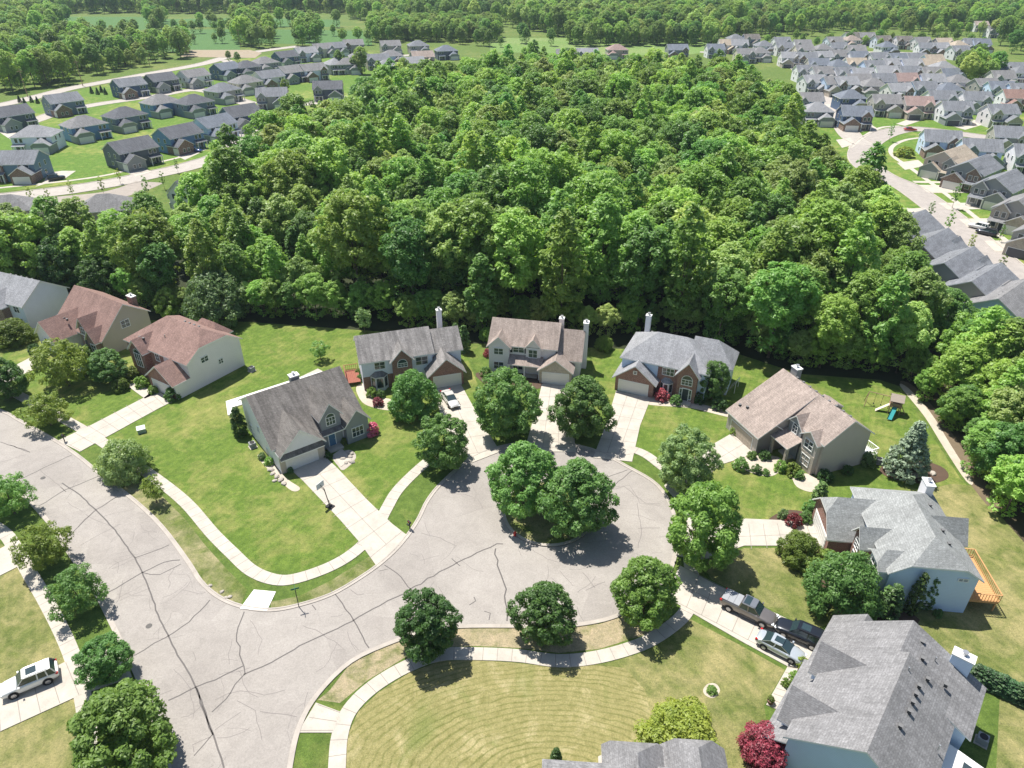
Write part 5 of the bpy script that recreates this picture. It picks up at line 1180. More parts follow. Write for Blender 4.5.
W = []
W += zone_pts([(-120, 14), (1150, 14), (1150, 1), (-120, 1)], 12, .7, 1.1, .97)
W += zone_pts([(-40, 14.5), (40, 15), (72, 25), (55, 40), (-40, 56)], 12, .7, 1.1, .8)
W += zone_pts([(-60, 50), (60, 44), (185, 50), (200, 56), (150, 66), (105, 74), (60, 86), (-60, 102)], 9.5, .5, .95, .80)
W += row_pts([(70, 37), (100, 36.5), (150, 36), (200, 34), (240, 33)], 10, .45, .75, 4) + row_pts([(150, 27.5), (200, 27), (250, 26), (345, 28)], 12, .45, .8, 4)
W += zone_pts([(235, 18), (262, 20), (275, 38), (262, 50), (235, 46)], 10, .5, .95, .8) + row_pts([(262, 47), (300, 46), (345, 45), (372, 46)], 9, .45, .85, 4) + zone_pts([(296, 33), (318, 33), (320, 45), (300, 46)], 11, .6, .95)
W += zone_pts([(372, 27), (500, 31), (500, 42), (372, 43)], 8, .55, .8) + row_pts([(152, 17), (160, 30)], 10, .5, .9)
W += zone_pts([(505, 16), (740, 16), (745, 30), (700, 41), (600, 42), (560, 37), (505, 27)], 12, .75, 1.15) + zone_pts([(345, 15), (505, 15), (505, 27), (372, 24), (345, 20)], 14, .6, 1.1, .7)
W += zone_pts([(740, 15), (1150, 15), (1150, 33), (1024, 29), (960, 32), (860, 30), (800, 34), (745, 35)], 10.5, .55, .95, .88)
W += zone_pts([(568, 41), (740, 38), (745, 43), (700, 46), (568, 47)], 9, .6, .9) + row_pts([(160, 33), (235, 32)], 10, .35, .6, 4) + row_pts([(60, 46), (150, 44), (235, 43)], 11, .35, .6, 5) + row_pts([(275, 36), (345, 36)], 12, .35, .6, 4)
W += row_pts([(790, 60), (860, 59), (950, 60)], 22, .16, .3, 5) + row_pts([(700, 46), (780, 44), (860, 42), (990, 46)], 13, .25, .5, 6) + row_pts([(860, 36), (1000, 37)], 9, .4, .75, 6)
W += row_pts([(745, 36), (800, 35), (860, 33), (960, 36), (1024, 40)], 12, .45, .85, 8) + zone_pts([(990, 34), (1150, 34), (1150, 62), (1030, 62), (1005, 52)], 13, .5, .95, .8)
W += zone_pts([(955, 75), (992, 72), (994, 86), (962, 88)], 7.5, .55, .85) + row_pts([(800, 47), (845, 50), (900, 47), (935, 45)], 14, .35, .6, 8)
W += row_pts([(268, 98), (310, 96)], 12, .35, .5, 5) + row_pts([(345, 72), (372, 76), (400, 74)], 7, .4, .7, 4) + row_pts([(190, 70), (240, 62), (290, 60)], 22, .22, .38, 5) + row_pts([(480, 46), (520, 44), (560, 46)], 12, .45, .7, 4)
W += row_pts([(850, 76), (900, 92), (950, 92), (1000, 92)], 26, .16, .28, 5) + row_pts([(830, 66), (880, 68), (940, 68)], 24, .16, .28, 4) + row_pts([(440, 42), (500, 48)], 8, .35, .6, 3)
woodland('far_woods', W, [0, 1, 2, 3, 4, 0, 1, 2, 3])

# ------------------------------------------------------------------ estate roads, drives
def strip(name, pxs, w, z, mat, kerb=None):
    c = catmull(px(pxs), 5); mb = MB(); A = offset_line(c, w / 2); B = offset_line(c, -w / 2)
    for i in range(len(c) - 1): mb.quad([(B[i].x, B[i].y, z), (B[i + 1].x, B[i + 1].y, z), (A[i + 1].x, A[i + 1].y, z), (A[i].x, A[i].y, z)])
    o = mb.build(name, mat); o['kind'] = 'structure'
    if kerb:
        mb = MB(); band(mb, c, w / 2, w / 2 + .45, 0, .12); band(mb, c, -w / 2, -w / 2 - .45, 0, .12); k = mb.build('kerb', M_KERB); k['kind'] = 'structure'
    return o
M_ROADP = concrete('pale_road', (.42, .385, .345))
def estate_lawn(pts, z=.022): return sheet('lawn', px(pts), z, M_EST)
M_EST = grass_mat('estate_grass', (.075, .155, .02), (.125, .215, .03), (.27, .28, .08), .55, .03)
sheet('lawn', px([(-80, 110), (0, 106), (110, 84), (200, 66), (260, 56), (350, 48), (420, 62), (345, 104), (280, 140), (240, 162), (200, 168), (110, 180), (0, 192), (-80, 196)]), .024, M_EST)
sheet('lawn', px([(815, 120), (800, 60), (1024, 70), (1300, 120), (1300, 420), (1024, 330), (905, 255), (880, 225), (862, 200), (830, 160)]), .024, M_EST)
strip('road', [(-60, 112), (0, 105), (40, 96), (70, 88.5), (110, 81), (150, 73.5), (200, 64.5), (228, 57), (262, 51), (300, 46)], 9, .03, M_ROADP, True)
strip('road', [(-60, 203), (0, 198), (35, 194), (75, 189), (117, 182), (150, 175), (178, 169), (200, 163), (216, 158), (232, 150), (244, 138), (256, 131)], 9.5, .03, M_ROADP, True)
strip('dirt_strip', [(-60, 214), (0, 208), (50, 202), (100, 197), (130, 190), (150, 182)], 10, .036, concrete('dusty_strip', (.34, .30, .26)))
strip('road', [(244, 138), (262, 133), (285, 127), (300, 122), (330, 116)], 7, .034, M_ROADP, True)
strip('road', [(244, 140), (250, 120), (256, 108), (285, 106), (320, 102), (350, 97)], 9, .038, M_ROADP, True)
strip('road', [(-40, 136), (20, 125), (60, 112), (100, 104), (150, 97), (200, 90), (250, 104)], 7.5, .042, M_ROADP, True)
strip('road', [(225, 60), (260, 75), (300, 78), (350, 66), (400, 56), (440, 54)], 7, .042, M_ROADP)
strip('sidewalk', [(-40, 194), (0, 188), (35, 184.5), (75, 180), (110, 174.5), (150, 164.5), (185, 156), (206, 149)], 1.6, .05, M_CONC)
strip('sidewalk', [(256, 138), (276, 134), (279, 124), (270, 117), (255, 116), (246, 122)], 1.6, .05, M_CONC)
slab([(70, 215), (92, 209), (97, 236), (72, 240)], M_CONC2, 'concrete_pad', .06); slab([(181, 194), (202, 192), (203, 199), (178, 201)], M_CONC2, 'concrete_pad', .06)
def quadslab(*q, mat=M_CONC, name='driveway', z=.07): return slab(list(q), mat, name, z)
quadslab((35, 187), (66, 178), (76, 171), (62, 171), (48, 173), (44, 182)); quadslab((136, 177), (152, 172), (132, 162), (112, 165))
quadslab((185, 160), (168, 152), (178, 149), (200, 153)); quadslab((14, 142), (28, 140), (8, 128), (-4, 130), mat=M_CONC)
# right estate
strip('road', [(1080, 150), (1010, 141), (960, 134), (915, 129), (887, 133), (866, 145), (862, 160), (880, 175), (905, 186), (921, 196), (945, 214), (975, 240), (1010, 270), (1050, 303), (1130, 370)], 8.4, .03, concrete('estate_road', (.38, .345, .315)), True)
strip('road', [(866, 145), (850, 135), (835, 112), (822, 96), (808, 80), (795, 66), (785, 58)], 8, .034, M_ROADP, True)
strip('sidewalk', [(928, 137), (906, 140), (892, 147), (893, 156), (909, 167), (931, 183), (955, 201), (975, 217), (1005, 240), (1040, 266), (1100, 310)], 1.6, .06, M_CONC)
strip('sidewalk', [(905, 208), (925, 226), (950, 247), (985, 277), (1020, 308)], 1.6, .06, M_CONC)
strip('sidewalk', [(900, 126), (880, 128), (862, 138), (850, 148)], 1.6, .06, M_CONC)
for q in ([(918, 185), (968, 186), (968, 193), (928, 193)], [(938, 203), (988, 203), (990, 209), (948, 210)], [(958, 219), (1012, 218), (1016, 226), (968, 227)], [(984, 241), (1040, 240), (1050, 250), (995, 252)], [(912, 181), (966, 182), (966, 183.5), (915, 183)], [(897, 163), (918, 160), (925, 166), (905, 170)],
          [(903, 209), (925, 208), (932, 213), (912, 213)], [(926, 236), (955, 237), (965, 244), (935, 245)], [(956, 259), (978, 259), (990, 267), (965, 268)], [(985, 283), (1004, 283), (1016, 292), (996, 294)], [(952, 126), (975, 120), (985, 124), (965, 130)], [(848, 126), (870, 124), (878, 129), (860, 132)], [(836, 140), (850, 138), (856, 144), (842, 148)], [(826, 82), (850, 88), (846, 92), (826, 86)], [(896, 124), (912, 118), (920, 121), (905, 126)], [(820, 104), (838, 104), (840, 107), (824, 108)]):
    quadslab(*q)
for ln in ([(800, 66), (900, 67), (960, 68)], [(815, 76), (900, 78), (960, 80), (1030, 86)], [(700, 52), (780, 54), (860, 52), (950, 54)]): strip('road', ln, 7, .034, M_ROADP)

# saplings along the estate roads
for x, y, r_, lab in [(29, 193, 3.2, 'leftmost spindly sapling on the left estate road'), (47, 195, 3.0, 'second spindly sapling on the left estate road'), (70, 187, 3.0, 'third spindly sapling on the left estate road'), (101, 184, 3.4, 'fourth spindly sapling on the left estate road'), (118, 174, 2.6, 'fifth spindly sapling on the left estate road'),
                      (145, 184, 3.8, 'yellowish sapling near the left road fork'), (162, 178, 3, 'dark sapling near the left road fork'), (176, 164, 2.4, 'sapling by the charcoal house drive'),
                      (932, 208, 3.2, 'upper dark sapling on the straight road on the right'), (951, 219, 4, 'middle dark sapling on the straight road on the right'), (973, 240, 3.6, 'pale sapling on the near kerb of the straight road'), (1003, 262, 3.8, 'pale sapling nearest on the straight road'), (1003, 231, 3, 'sapling beyond the sidewalk of the straight road'), (957, 193, 4.2, 'bushy sapling by the second driveway of the straight road'), (892, 130, 3, 'sapling at the road bend on the right'), (1020, 238, 3, 'sapling at the right edge of the straight road')]:
    T(x, y, r_, 'sapling', L_OLIVE if 'spindly' in lab or 'pale' in lab else L_STREET, lab, group='saplings along the estate roads', zs=1.25)
T(905, 152, 9, 'shrub', L_YELLOW, 'low lime bush inside the road bend', 'round_bush', 'bush', var=0, zs=.7)
for k, (x, y) in enumerate([(19, 99), (24, 101), (31, 99), (37, 100), (91, 90), (97, 91), (101, 89), (105, 91), (243, 83), (172, 88)]):
    T(x, y, 2.4, 'spruce', L_CONE, 'small dark conifer beside the long pale road, in the %s' % ('left row' if k < 4 else 'right row' if k < 8 else 'pair by the white house'), 'young_conifer', 'conifer', 'young conifers by the pale road')

# ------------------------------------------------------------------ vehicles
def carpaint(name, c, metal=.3):
    if name in _flat: return _flat[name]
    s = NT(name); co = s.coords('Object'); n = s.noise(co, 2.5, 3)
    s.col(s.mix(n, mul(c, .95), mul(c, 1.04)), .28); s.b.inputs['Metallic'].default_value = metal
    s.b.inputs['Coat Weight'].default_value = .8; s.b.inputs['Coat Roughness'].default_value = .05; s.b.inputs['Specular IOR Level'].default_value = .5; _flat[name] = s.mat; return s.mat
M_TYRE = flat('tyre_rubber', (.018, .018, .018), .8); M_RIM = flat('alloy_rim', (.45, .45, .46), .3, .05, 3, .8); M_LAMP = flat('lamp_glass', (.75, .77, .78), .1); M_RED = flat('tail_lamp', (.45, .02, .02), .2)
def cglass():
    s = NT('car_glass'); s.col((.025, .045, .05), .04); s.b.inputs['Specular IOR Level'].default_value = 1.0; return s.mat
M_CGL = cglass()
SPEC = {  # body stations (x from rear, half width, belt/top height, bottom) and cabin (base x0,x1, roof x0,x1, belt z, roof z)
 'suv': dict(L=5.0, W=1.0, st=[(-2.5, .78, .95, .50), (-2.42, .93, 1.10, .35), (-1.9, .985, 1.14, .30), (0, 1.0, 1.10, .28), (.9, .985, 1.08, .28), (1.5, .97, 1.04, .30), (2.2, .93, .95, .32), (2.42, .82, .82, .36), (2.5, .68, .70, .45)], cab=(-2.35, 1.05, -2.0, .35, 1.06, 1.74), wb=1.45, wr=.38),
 'sedan': dict(L=4.9, W=.92, st=[(-2.45, .68, .85, .45), (-2.35, .82, 1.02, .34), (-1.75, .91, 1.04, .28), (0, .92, .97, .24), (.9, .91, .95, .24), (1.6, .89, .88, .26), (2.2, .82, .76, .28), (2.4, .70, .64, .32), (2.45, .55, .56, .40)], cab=(-2.0, 1.15, -.95, .15, .93, 1.43), wb=1.42, wr=.34),
 'pickup': dict(L=5.9, W=1.02, st=[(-2.95, .92, 1.15, .60), (-2.9, .98, 1.32, .50), (-2.2, 1.01, 1.34, .42), (-.75, 1.01, 1.34, .38), (.9, 1.01, 1.22, .38), (1.3, 1.0, 1.18, .38), (2.5, .96, 1.10, .40), (2.85, .88, .98, .45), (2.95, .75, .85, .5)], cab=(-.85, 1.35, -.65, .70, 1.25, 1.90), wb=1.85, wr=.42)}
def loft(st, m, mat=0, crownh=.05):
    rings = []
    for (x, w, zt, zb) in st:
        zm = (zt + zb) / 2
        pr = [(0, zt + crownh), (w * .55, zt + crownh * .8), (w * .86, zt), (w * .97, zt - .1 * (zt - zb) - .03), (w, zm), (w * .97, zb + .06), (w * .9, zb)]
        full = pr + [(-a, b) for a, b in reversed(pr[1:])]; rings.append([(x, a, b) for a, b in full])
    n0 = len(m.v); k = len(rings[0])
    for r in rings: m.v += r
    for i in range(len(rings) - 1):
        for j in range(k):
            a = n0 + i * k + j; b = n0 + i * k + (j + 1) % k; m.f.append((a, b, b + k, a + k)); m.m.append(mat)
    m.f.append(tuple(n0 + j for j in range(k))); m.m.append(mat); m.f.append(tuple(n0 + (len(rings) - 1) * k + j for j in reversed(range(k)))); m.m.append(mat)
def car(kind, loc, heading, paint, label, cat, sunroof=False, roofpaint=None, cover=False, small=False, name=None):
    sp = SPEC[kind]; e = empty(name or {'suv': 'parked_suv', 'sedan': 'parked_car', 'pickup': 'pickup_truck'}[kind], (loc[0], loc[1], .085), heading, label, cat)
    m = MB(); loft(sp['st'], m); b = m.build('body', [paint], e, smooth=True)
    md = b.modifiers.new('bevel', 'SUBSURF'); md.levels = 1; md.render_levels = 1
    x0, x1, t0, t1, zb, zt = sp['cab']; wb, wt = sp['W'] * .90, sp['W'] * .70
    m = MB(); base = [(x0, -wb, zb), (x1, -wb * .9, zb), (x1, wb * .9, zb), (x0, wb, zb)]; top = [(t0, -wt, zt), (t1, -wt * .97, zt), (t1, wt * .97, zt), (t0, wt, zt)]
    for i in range(4):
        j = (i + 1) % 4; m.quad([base[i], base[j], top[j], top[i]])
    m.quad(top); m.build('window', M_CGL, e)
    m = MB(); rp = [(t0 - .03, wt + .02), (t0 + .18, wt + .05), (t1 - .15, wt + .02), (t1 + .04, wt - .06)]; poly = [(x, -w) for x, w in rp] + [(x, w) for x, w in reversed(rp)]
    m.prism(poly, zt - .02, zt + .035); m.prism([(x * .96 + (t0 + t1) * .02, y * .86) for x, y in poly], zt + .03, zt + .07); rf = m.build('roof', roofpaint or paint, e)
    if sunroof:
        q = MB(); c = (t0 + t1) / 2 + (t1 - t0) * .18; q.box(c - .48, c + .42, -wt * .62, wt * .62, zt + .07, zt + .085); q.box(c - .01, c + .01, -wt * .62, wt * .62, zt + .085, zt + .09); q.build('sunroof', M_CGL, rf)
    for sy in (-1, 1):
        for (bx, tx, wd) in ((x1, t1, .09), (x0, t0, .12), ((x0 + x1) * .5 - .1, (t0 + t1) * .5 + .02, .09)) + (((x0 * .78 + x1 * .22), (t0 * .8 + t1 * .2), .10),) * (kind == 'suv'):
            m = MB(); w1 = wb * (.9 if bx == x1 else 1) + .012; w2 = wt + .012
            m.quad([(bx - wd, sy * w1, zb), (bx + wd * .3, sy * w1, zb), (tx + wd * .2, sy * w2, zt), (tx - wd, sy * w2, zt)]); m.build('pillar', paint, e)
    if small: return e
    for sx in (-1, 1):
        for sy in (-1, 1):
            w = MB(); w.tube((0, -sy * .1, 0), (0, sy * .13, 0), sp['wr'], sp['wr'], 20); t = w.build('wheel', M_TYRE, e, loc=(sx * sp['wb'], sy * (sp['W'] - .10), sp['wr']))
            r = MB(); r.tube((0, sy * .12, 0), (0, sy * .145, 0), sp['wr'] * .66, sp['wr'] * .6, 16)
            for q in range(5): a = q * 1.2566; r.obox((math.cos(a) * sp['wr'] * .38, sy * .148, math.sin(a) * sp['wr'] * .38), (.05, .012, .05), m=1)
            r.build('rim', [M_RIM, M_BLACK], t)
            ar = MB(); ar.tube((0, -sy * .02, 0), (0, sy * .012, 0), sp['wr'] * 1.22, sp['wr'] * 1.22, 20); ar.build('wheel_arch', M_BLACK, e, loc=(sx * sp['wb'], sy * (sp['W'] * .985), sp['wr'] * 1.08))
    f = sp['st'][-2]; r_ = sp['st'][1]
    for sy in (-1, 1):
        q = MB(); q.obox((f[0] - .06, sy * f[1] * .78, f[2] - .06), (.26, .42, .13), rz=-sy * .35); q.build('headlight', M_LAMP, e)
        q = MB(); q.obox((r_[0] + .03, sy * r_[1] * .93, r_[2] - .12), (.22, .2, .2)); q.build('tail_light', M_RED, e)
        q = MB(); q.obox((x1 - .25, sy * (sp['W'] + .07), zb + .1), (.16, .22, .14)); q.build('wing_mirror', paint, e)
    q = MB(); q.box(f[0] + .02, f[0] + .07, -f[1] * .5, f[1] * .5, f[3] + .12, f[2] - .12); q.build('grille', M_BLACK, e)
    if cover:
        q = MB()
        for i in range(3): q.box(-2.85 + i * .66, -2.85 + i * .66 + .63, -.86, .86, 1.36, 1.42)
        q.build('bed_cover', flat('tonneau_cover', (.30, .31, .33), .45), e)
        q = MB(); q.box(-.55, .1, -.62, .62, 1.97, 1.985); q.build('sunroof', M_CGL, rf)
        for sy in (-1, 1): q = MB(); q.tube((-.6, sy * 1.05, .45), (1.1, sy * 1.05, .45), .05, .05, 8); q.build('side_step', M_BLACK, e)
    if kind == 'suv':
        for sy in (-1, 1): q = MB(); q.tube((t0 + .2, sy * wt * .92, zt + .10), (t1 - .2, sy * wt * .92, zt + .10), .022, .022, 6); q.build('roof_rail', M_BLACK if 'black' in label else M_METAL, e)
    return e
def car_at(kind, rear, front, side, *a, **k):
    """rear/front = contact points of the wheels of the visible side (+1 left, -1 right)"""
    A, B = at(*rear), at(*front); d = (B - A).normalized(); nrm = Vector((-d.y, d.x, 0)); c = (A + B) / 2 - nrm * side * (SPEC[kind]['W'] - .05)
    return car(kind, c, math.atan2(d.y, d.x), *a, **k)
car_at('suv', (51, 684), (14, 699.5), 1, carpaint('paint_white', (.74, .74, .72), .05), 'white SUV with dark sunroof on the driveway at the left edge', 'car', sunroof=True)
car_at('pickup', (727, 611.5), (762, 628.5), -1, carpaint('paint_bronze', (.20, .18, .165), .5), 'bronze-grey pickup truck with a grey bed cover on the lower right driveway', 'pickup', cover=True, roofpaint=carpaint('paint_greyblue', (.24, .25, .27), .5))
car_at('suv', (810, 650), (783, 638), 1, carpaint('paint_black', (.015, .018, .025), .4), 'black SUV nose to nose with the pickup on the lower right driveway', 'car', sunroof=True)
car_at('sedan', (762, 649.5), (791, 664.5), -1, carpaint('paint_silverblue', (.50, .54, .57), .4), 'silver-blue sedan with dark sunroof parked beside the black SUV', 'car', sunroof=True)
A_, B_ = at(446, 396), at(455, 409); car('sedan', (A_ + B_) / 2, math.atan2((B_ - A_).y, (B_ - A_).x), carpaint('paint_silver', (.62, .61, .58), .3), 'pale silver car on the driveway of the leftmost rear house', 'car')
for x, y, hd, col, kd, lab in [(57, 180, 40, 'paint_black', 'suv', 'dark car on the white driveway at the left edge estate'), (196, 152, -10, 'paint_navy', 'sedan', 'small blue car before the white garage of the left estate'), (930, 172, 0, 'paint_silver', 'sedan', 'silver car on a driveway of the straight road'), (978, 229, 130, 'paint_white', 'suv', 'white car at the kerb of the straight road'), (986, 235, 130, 'paint_black', 'suv', 'black car right behind the white one on the straight road'), (121, 93, -20, 'paint_silver', 'suv', 'silver car by the navy house of the left estate'), (93, 371, 60, 'paint_black', 'sedan', 'dark car half hidden by bushes before the steep red-brown roof'), (910, 131, -10, 'paint_red', 'sedan', 'tiny red car at the road bend on the right')]:
    p = at(x, y); pt = {'paint_navy': (.02, .05, .18), 'paint_red': (.5, .06, .04)}.get(col); car(kd, p, R(hd), _flat.get(col) or carpaint(col, pt), lab, 'car', small=True)

# ------------------------------------------------------------------ street and garden things
def mailbox(pxy, rz, label):
    e = empty('mailbox', at(*pxy), rz, label, 'mailbox'); m = MB(); m.box(-.06, .06, -.06, .06, 0, 1.05); m.build('post', M_BLACK, e)
    m = MB(); P = [(-.13, 1.05), (.13, 1.05), (.13, 1.2)] + [(.13 * math.cos(a), 1.2 + .13 * math.sin(a)) for a in (.4, .8, 1.2, 1.57, 1.94, 2.34, 2.74)] + [(-.13, 1.2)]
    m.quad([(-.28, a, b) for a, b in P]); m.quad([(.28, a, b) for a, b in reversed(P)])
    for i in range(len(P)): j = (i + 1) % len(P); m.quad([(-.28, *P[i]), (.28, *P[i]), (.28, *P[j]), (-.28, *P[j])])
    m.build('box', M_BLACK, e); m = MB(); m.box(.0, .12, -.17, -.14, 1.15, 1.4); m.build('flag', M_RED, e)
    m = MB(); m.box(-.18, .18, -.32, -.14, .8, .95); m.build('newspaper_holder', M_BLACK, e)
mailbox((65, 442), 2.4, 'black mailbox on the verge beside the first driveway and the low pale tree'); mailbox((410, 529), -.9, 'black mailbox on the kerb at the end of the bungalow driveway')
# street name sign: post with two crossed blades at the corner
e = empty('street_sign', at(299, 607), .35, 'street name post with a wide top blade on the verge at the road corner', 'sign'); m = MB(); m.tube((0, 0, 0), (0, 0, 2.75), .045, .045, 10); m.build('post', M_BLACK, e)
m = MB(); m.box(-.45, .45, -.02, .02, 2.75, 2.97); m.build('sign_blade', flat('sign_green', (.02, .12, .06), .4), e); m = MB(); m.box(-.02, .02, -.4, .4, 2.98, 3.18); m.build('sign_blade', _flat['sign_green'], e)
# portable basketball hoop
e = empty('basketball_hoop', at(328, 506), R(150), 'portable basketball hoop standing at the edge of the bungalow driveway', 'basketball hoop')
m = MB(); m.box(-.9, .1, -.38, .38, 0, .2); m.build('base', M_BLACK, e); m = MB(); m.tube((-.35, 0, .15), (.2, 0, 2.9), .06, .06, 10); m.tube((-.8, 0, .2), (-.1, 0, 1.4), .03, .03, 6); m.build('pole', M_BLACK, e)
m = MB(); m.box(.75, .8, -.65, .65, 2.75, 3.6, 1); m.box(.8, .805, -.28, .28, 2.95, 3.35, 0); m.build('backboard', [M_BLACK, flat('clear_board', (.55, .6, .62), .15)], e)
m = MB()
for k in range(16): a, b = 6.283 * k / 16, 6.283 * (k + 1) / 16; m.tube((1.08 + .23 * math.cos(a), .23 * math.sin(a), 3.0), (1.08 + .23 * math.cos(b), .23 * math.sin(b), 3.0), .02, .02, 5, cap=False)
m.build('rim', flat('rim_orange', (.6, .14, .03), .4), e); m = MB(); m.tube((.2, 0, 2.9), (.76, 0, 3.2), .035, .035, 6); m.tube((.1, 0, 2.5), (.76, 0, 2.9), .035, .035, 6); m.build('arm', M_BLACK, e)
# utility box on the lawn
e = empty('utility_box', at(142, 432), .5, 'pale green utility cabinet alone on the lawn by the first driveway', 'utility box'); m = MB(); m.box(-.55, .55, -.45, .45, 0, .7); m.build('cabinet', flat('cabinet_green', (.28, .36, .30), .5), e)
m = MB(); m.quad([(-.6, -.5, .70), (.6, -.5, .70), (.6, .5, .88), (-.6, .5, .88)]); m.quad([(-.6, .5, .88), (.6, .5, .88), (.6, .5, .68), (-.6, .5, .68)]); m.quad([(-.6, -.5, .66), (.6, -.5, .66), (.6, -.5, .70), (-.6, -.5, .70)]); m.build('lid', flat('cabinet_lid', (.52, .58, .52), .45), e)
e = empty('fire_hydrant', at(515, 536), 0, 'red fire hydrant at the shaded edge of the round island', 'hydrant'); M_HYD = flat('hydrant_red', (.5, .03, .02), .4); m = MB(); m.tube((0, 0, .1), (0, 0, .62), .12, .11, 12); m.tube((0, 0, .1), (0, 0, .16), .18, .18, 12); m.tube((0, 0, .56), (0, 0, .64), .16, .16, 12); m.build('barrel', M_HYD, e)
m = MB(); m.tube((0, 0, .64), (0, 0, .80), .13, .05, 12); m.build('cap', M_HYD, e); m = MB(); m.tube((-.22, 0, .42), (.22, 0, .42), .055, .055, 10); m.tube((0, -.2, .40), (0, 0, .40), .07, .07, 10); m.build('outlet', M_HYD, e)
for (x, y, lab) in ((43, 478, 'manhole cover in the upper left stretch of road'), (149, 626, 'manhole cover in the lower left stretch of road')):
    m = MB(); m.tube((0, 0, .006), (0, 0, .02), .33, .33, 24); m.tube((0, 0, .02), (0, 0, .026), .24, .24, 20); tag(m.build('manhole_cover', flat('cast_iron', (.09, .085, .08), .6), loc=at(x, y)), lab, 'manhole cover')
# climbing frame
e = empty('climbing_frame', at(893, 412), R(-25), 'wooden climbing frame with pitched top, swing beam and turquoise slide on the right back lawn', 'play set', scale=.86)
for x in (-.9, .9):
    for y in (-.9, .9): m = MB(); m.box(x - .07, x + .07, y - .07, y + .07, 0, 3.0); m.build('post', M_WOOD2, e)
m = MB(); m.box(-1, 1, -1, 1, 1.5, 1.62); m.build('platform', M_WOOD2, e)
m = MB(); m.quad([(-1.15, -1.2, 2.8), (1.15, -1.2, 2.8), (1.15, 0, 3.8), (-1.15, 0, 3.8)]); m.quad([(-1.15, 0, 3.8), (1.15, 0, 3.8), (1.15, 1.2, 2.8), (-1.15, 1.2, 2.8)]); m.quad([(-1.15, -1.2, 2.72), (1.15, -1.2, 2.72), (1.15, 0, 3.72), (-1.15, 0, 3.72)][::-1]); m.quad([(-1.15, 0, 3.72), (1.15, 0, 3.72), (1.15, 1.2, 2.72), (-1.15, 1.2, 2.72)][::-1]); m.build('roof', flat('canopy_tan', (.36, .30, .25), .7), e)
for s_ in (-1, 1): m = MB(); m.box(-.95, .95, s_ * .97 - .03, s_ * .97 + .03, 1.7, 2.3); m.build('rail', M_WOOD2, e)
m = MB(); m.tube((-.9, .6, 2.7), (-4.6, .9, 2.7), .07, .07, 8); m.build('swing_beam', M_WOOD2, e)
for s_ in (-1, 1): m = MB(); m.tube((-4.6, .9, 2.7), (-4.9, .9 + s_ * 1.2, 0), .06, .06, 8); m.build('swing_leg', M_WOOD2, e)
for x in (-2.2, -3.4):
    m = MB(); m.tube((x, .6, 2.7), (x, .6, .5), .015, .015, 5); m.tube((x, 1.0, 2.7), (x, 1.0, .5), .015, .015, 5); m.box(x - .1, x + .1, .55, 1.05, .46, .5); m.build('swing', M_BLACK, e)
m = MB(); m.quad([(-.45, -1, 1.6), (.35, -1, 1.6), (.35 - .6, -3.4, .25), (-.45 - .6, -3.4, .25)][::-1]); m.quad([(-.45, -1, 1.9), (-.45, -1, 1.55), (-1.05, -3.4, .2), (-1.05, -3.4, .5)]); m.quad([(.35, -1, 1.9), (.35, -1, 1.55), (-.25, -3.4, .2), (-.25, -3.4, .5)]); m.build('slide', flat('slide_turquoise', (.04, .28, .28), .35), e)
m = MB(); m.quad([(-1, -.6, 1.6), (-1, .2, 1.6), (-3.0, -.4, .1), (-3.0, -1.2, .1)]); m.quad([(-1, -.6, 1.56), (-1, .2, 1.56), (-3.0, -.4, .06), (-3.0, -1.2, .06)][::-1]); m.build('ramp', flat('ramp_pale', (.62, .55, .45), .7), e)
m = MB()
for k in range(6): m.box(1.0 + .13 * (6 - k), 1.08 + .13 * (6 - k), -.35, .35, .2 + .22 * k, .26 + .22 * k)
m.box(1.0, 1.9, -.4, -.34, .0, .1); m.build('ladder', M_WOOD2, e)
# cedar deck behind the sky-blue wall
def find(lbl):
    for o in bpy.data.objects:
        if o.get('label', '').startswith(lbl): return o
def deck(host, x0, x1, y0, y1, z, mat, sides='xXY', nm='deck'):
    d = MB(); nb = int((x1 - x0) / .28)
    for i in range(nb): xa = x0 + (x1 - x0) * i / nb; d.box(xa, xa + (x1 - x0) / nb - .015, y0, y1, z - .06, z)
    d.box(x0, x1, y1 - .08, y1 - .02, z - .32, z - .065); d.box(x0 + .02, x0 + .08, y0, y1 - .09, z - .32, z - .065); d.box(x1 - .08, x1 - .02, y0, y1 - .09, z - .32, z - .065)
    for x in (x0 + .1, (x0 + x1) / 2, x1 - .1): d.box(x - .07, x + .07, y1 - .3, y1 - .16, 0, z - .07)
    D = d.build(nm, mat, host)
    r = MB()
    segs = [((x0, y1), (x1, y1))] + [((x0, y0), (x0, y1))] * ('x' in sides) + [((x1, y0), (x1, y1))] * ('X' in sides)
    for a, b in segs:
        L_ = math.hypot(b[0] - a[0], b[1] - a[1]); n = max(2, int(L_ / .3)); ang = math.atan2(b[1] - a[1], b[0] - a[0]); c = ((a[0] + b[0]) / 2, (a[1] + b[1]) / 2)
        r.obox((*c, z + 1.02), (L_, .12, .05), ang); r.obox((*c, z + .14), (L_, .05, .05), ang)
        for i in range(n + 1): q = (a[0] + (b[0] - a[0]) * i / n, a[1] + (b[1] - a[1]) * i / n); r.obox((*q, z + .5), (.05, .05, 1.0))
    r.build('railing', mat, D); return D
deck(find('large house with pale grey-green'), -7.6, -.6, 9.0, 12.4, 1.5, M_WOOD)
deck(find('pale blue house with red brick'), -2.6, -.3, 2.0, 6.4, .7, flat('deck_red', (.26, .09, .06), .7, .2), 'x')
hb = find('beige two-storey'); deck(hb, -4.5, -.2, 8.0, 10.6, .9, M_TRIM)
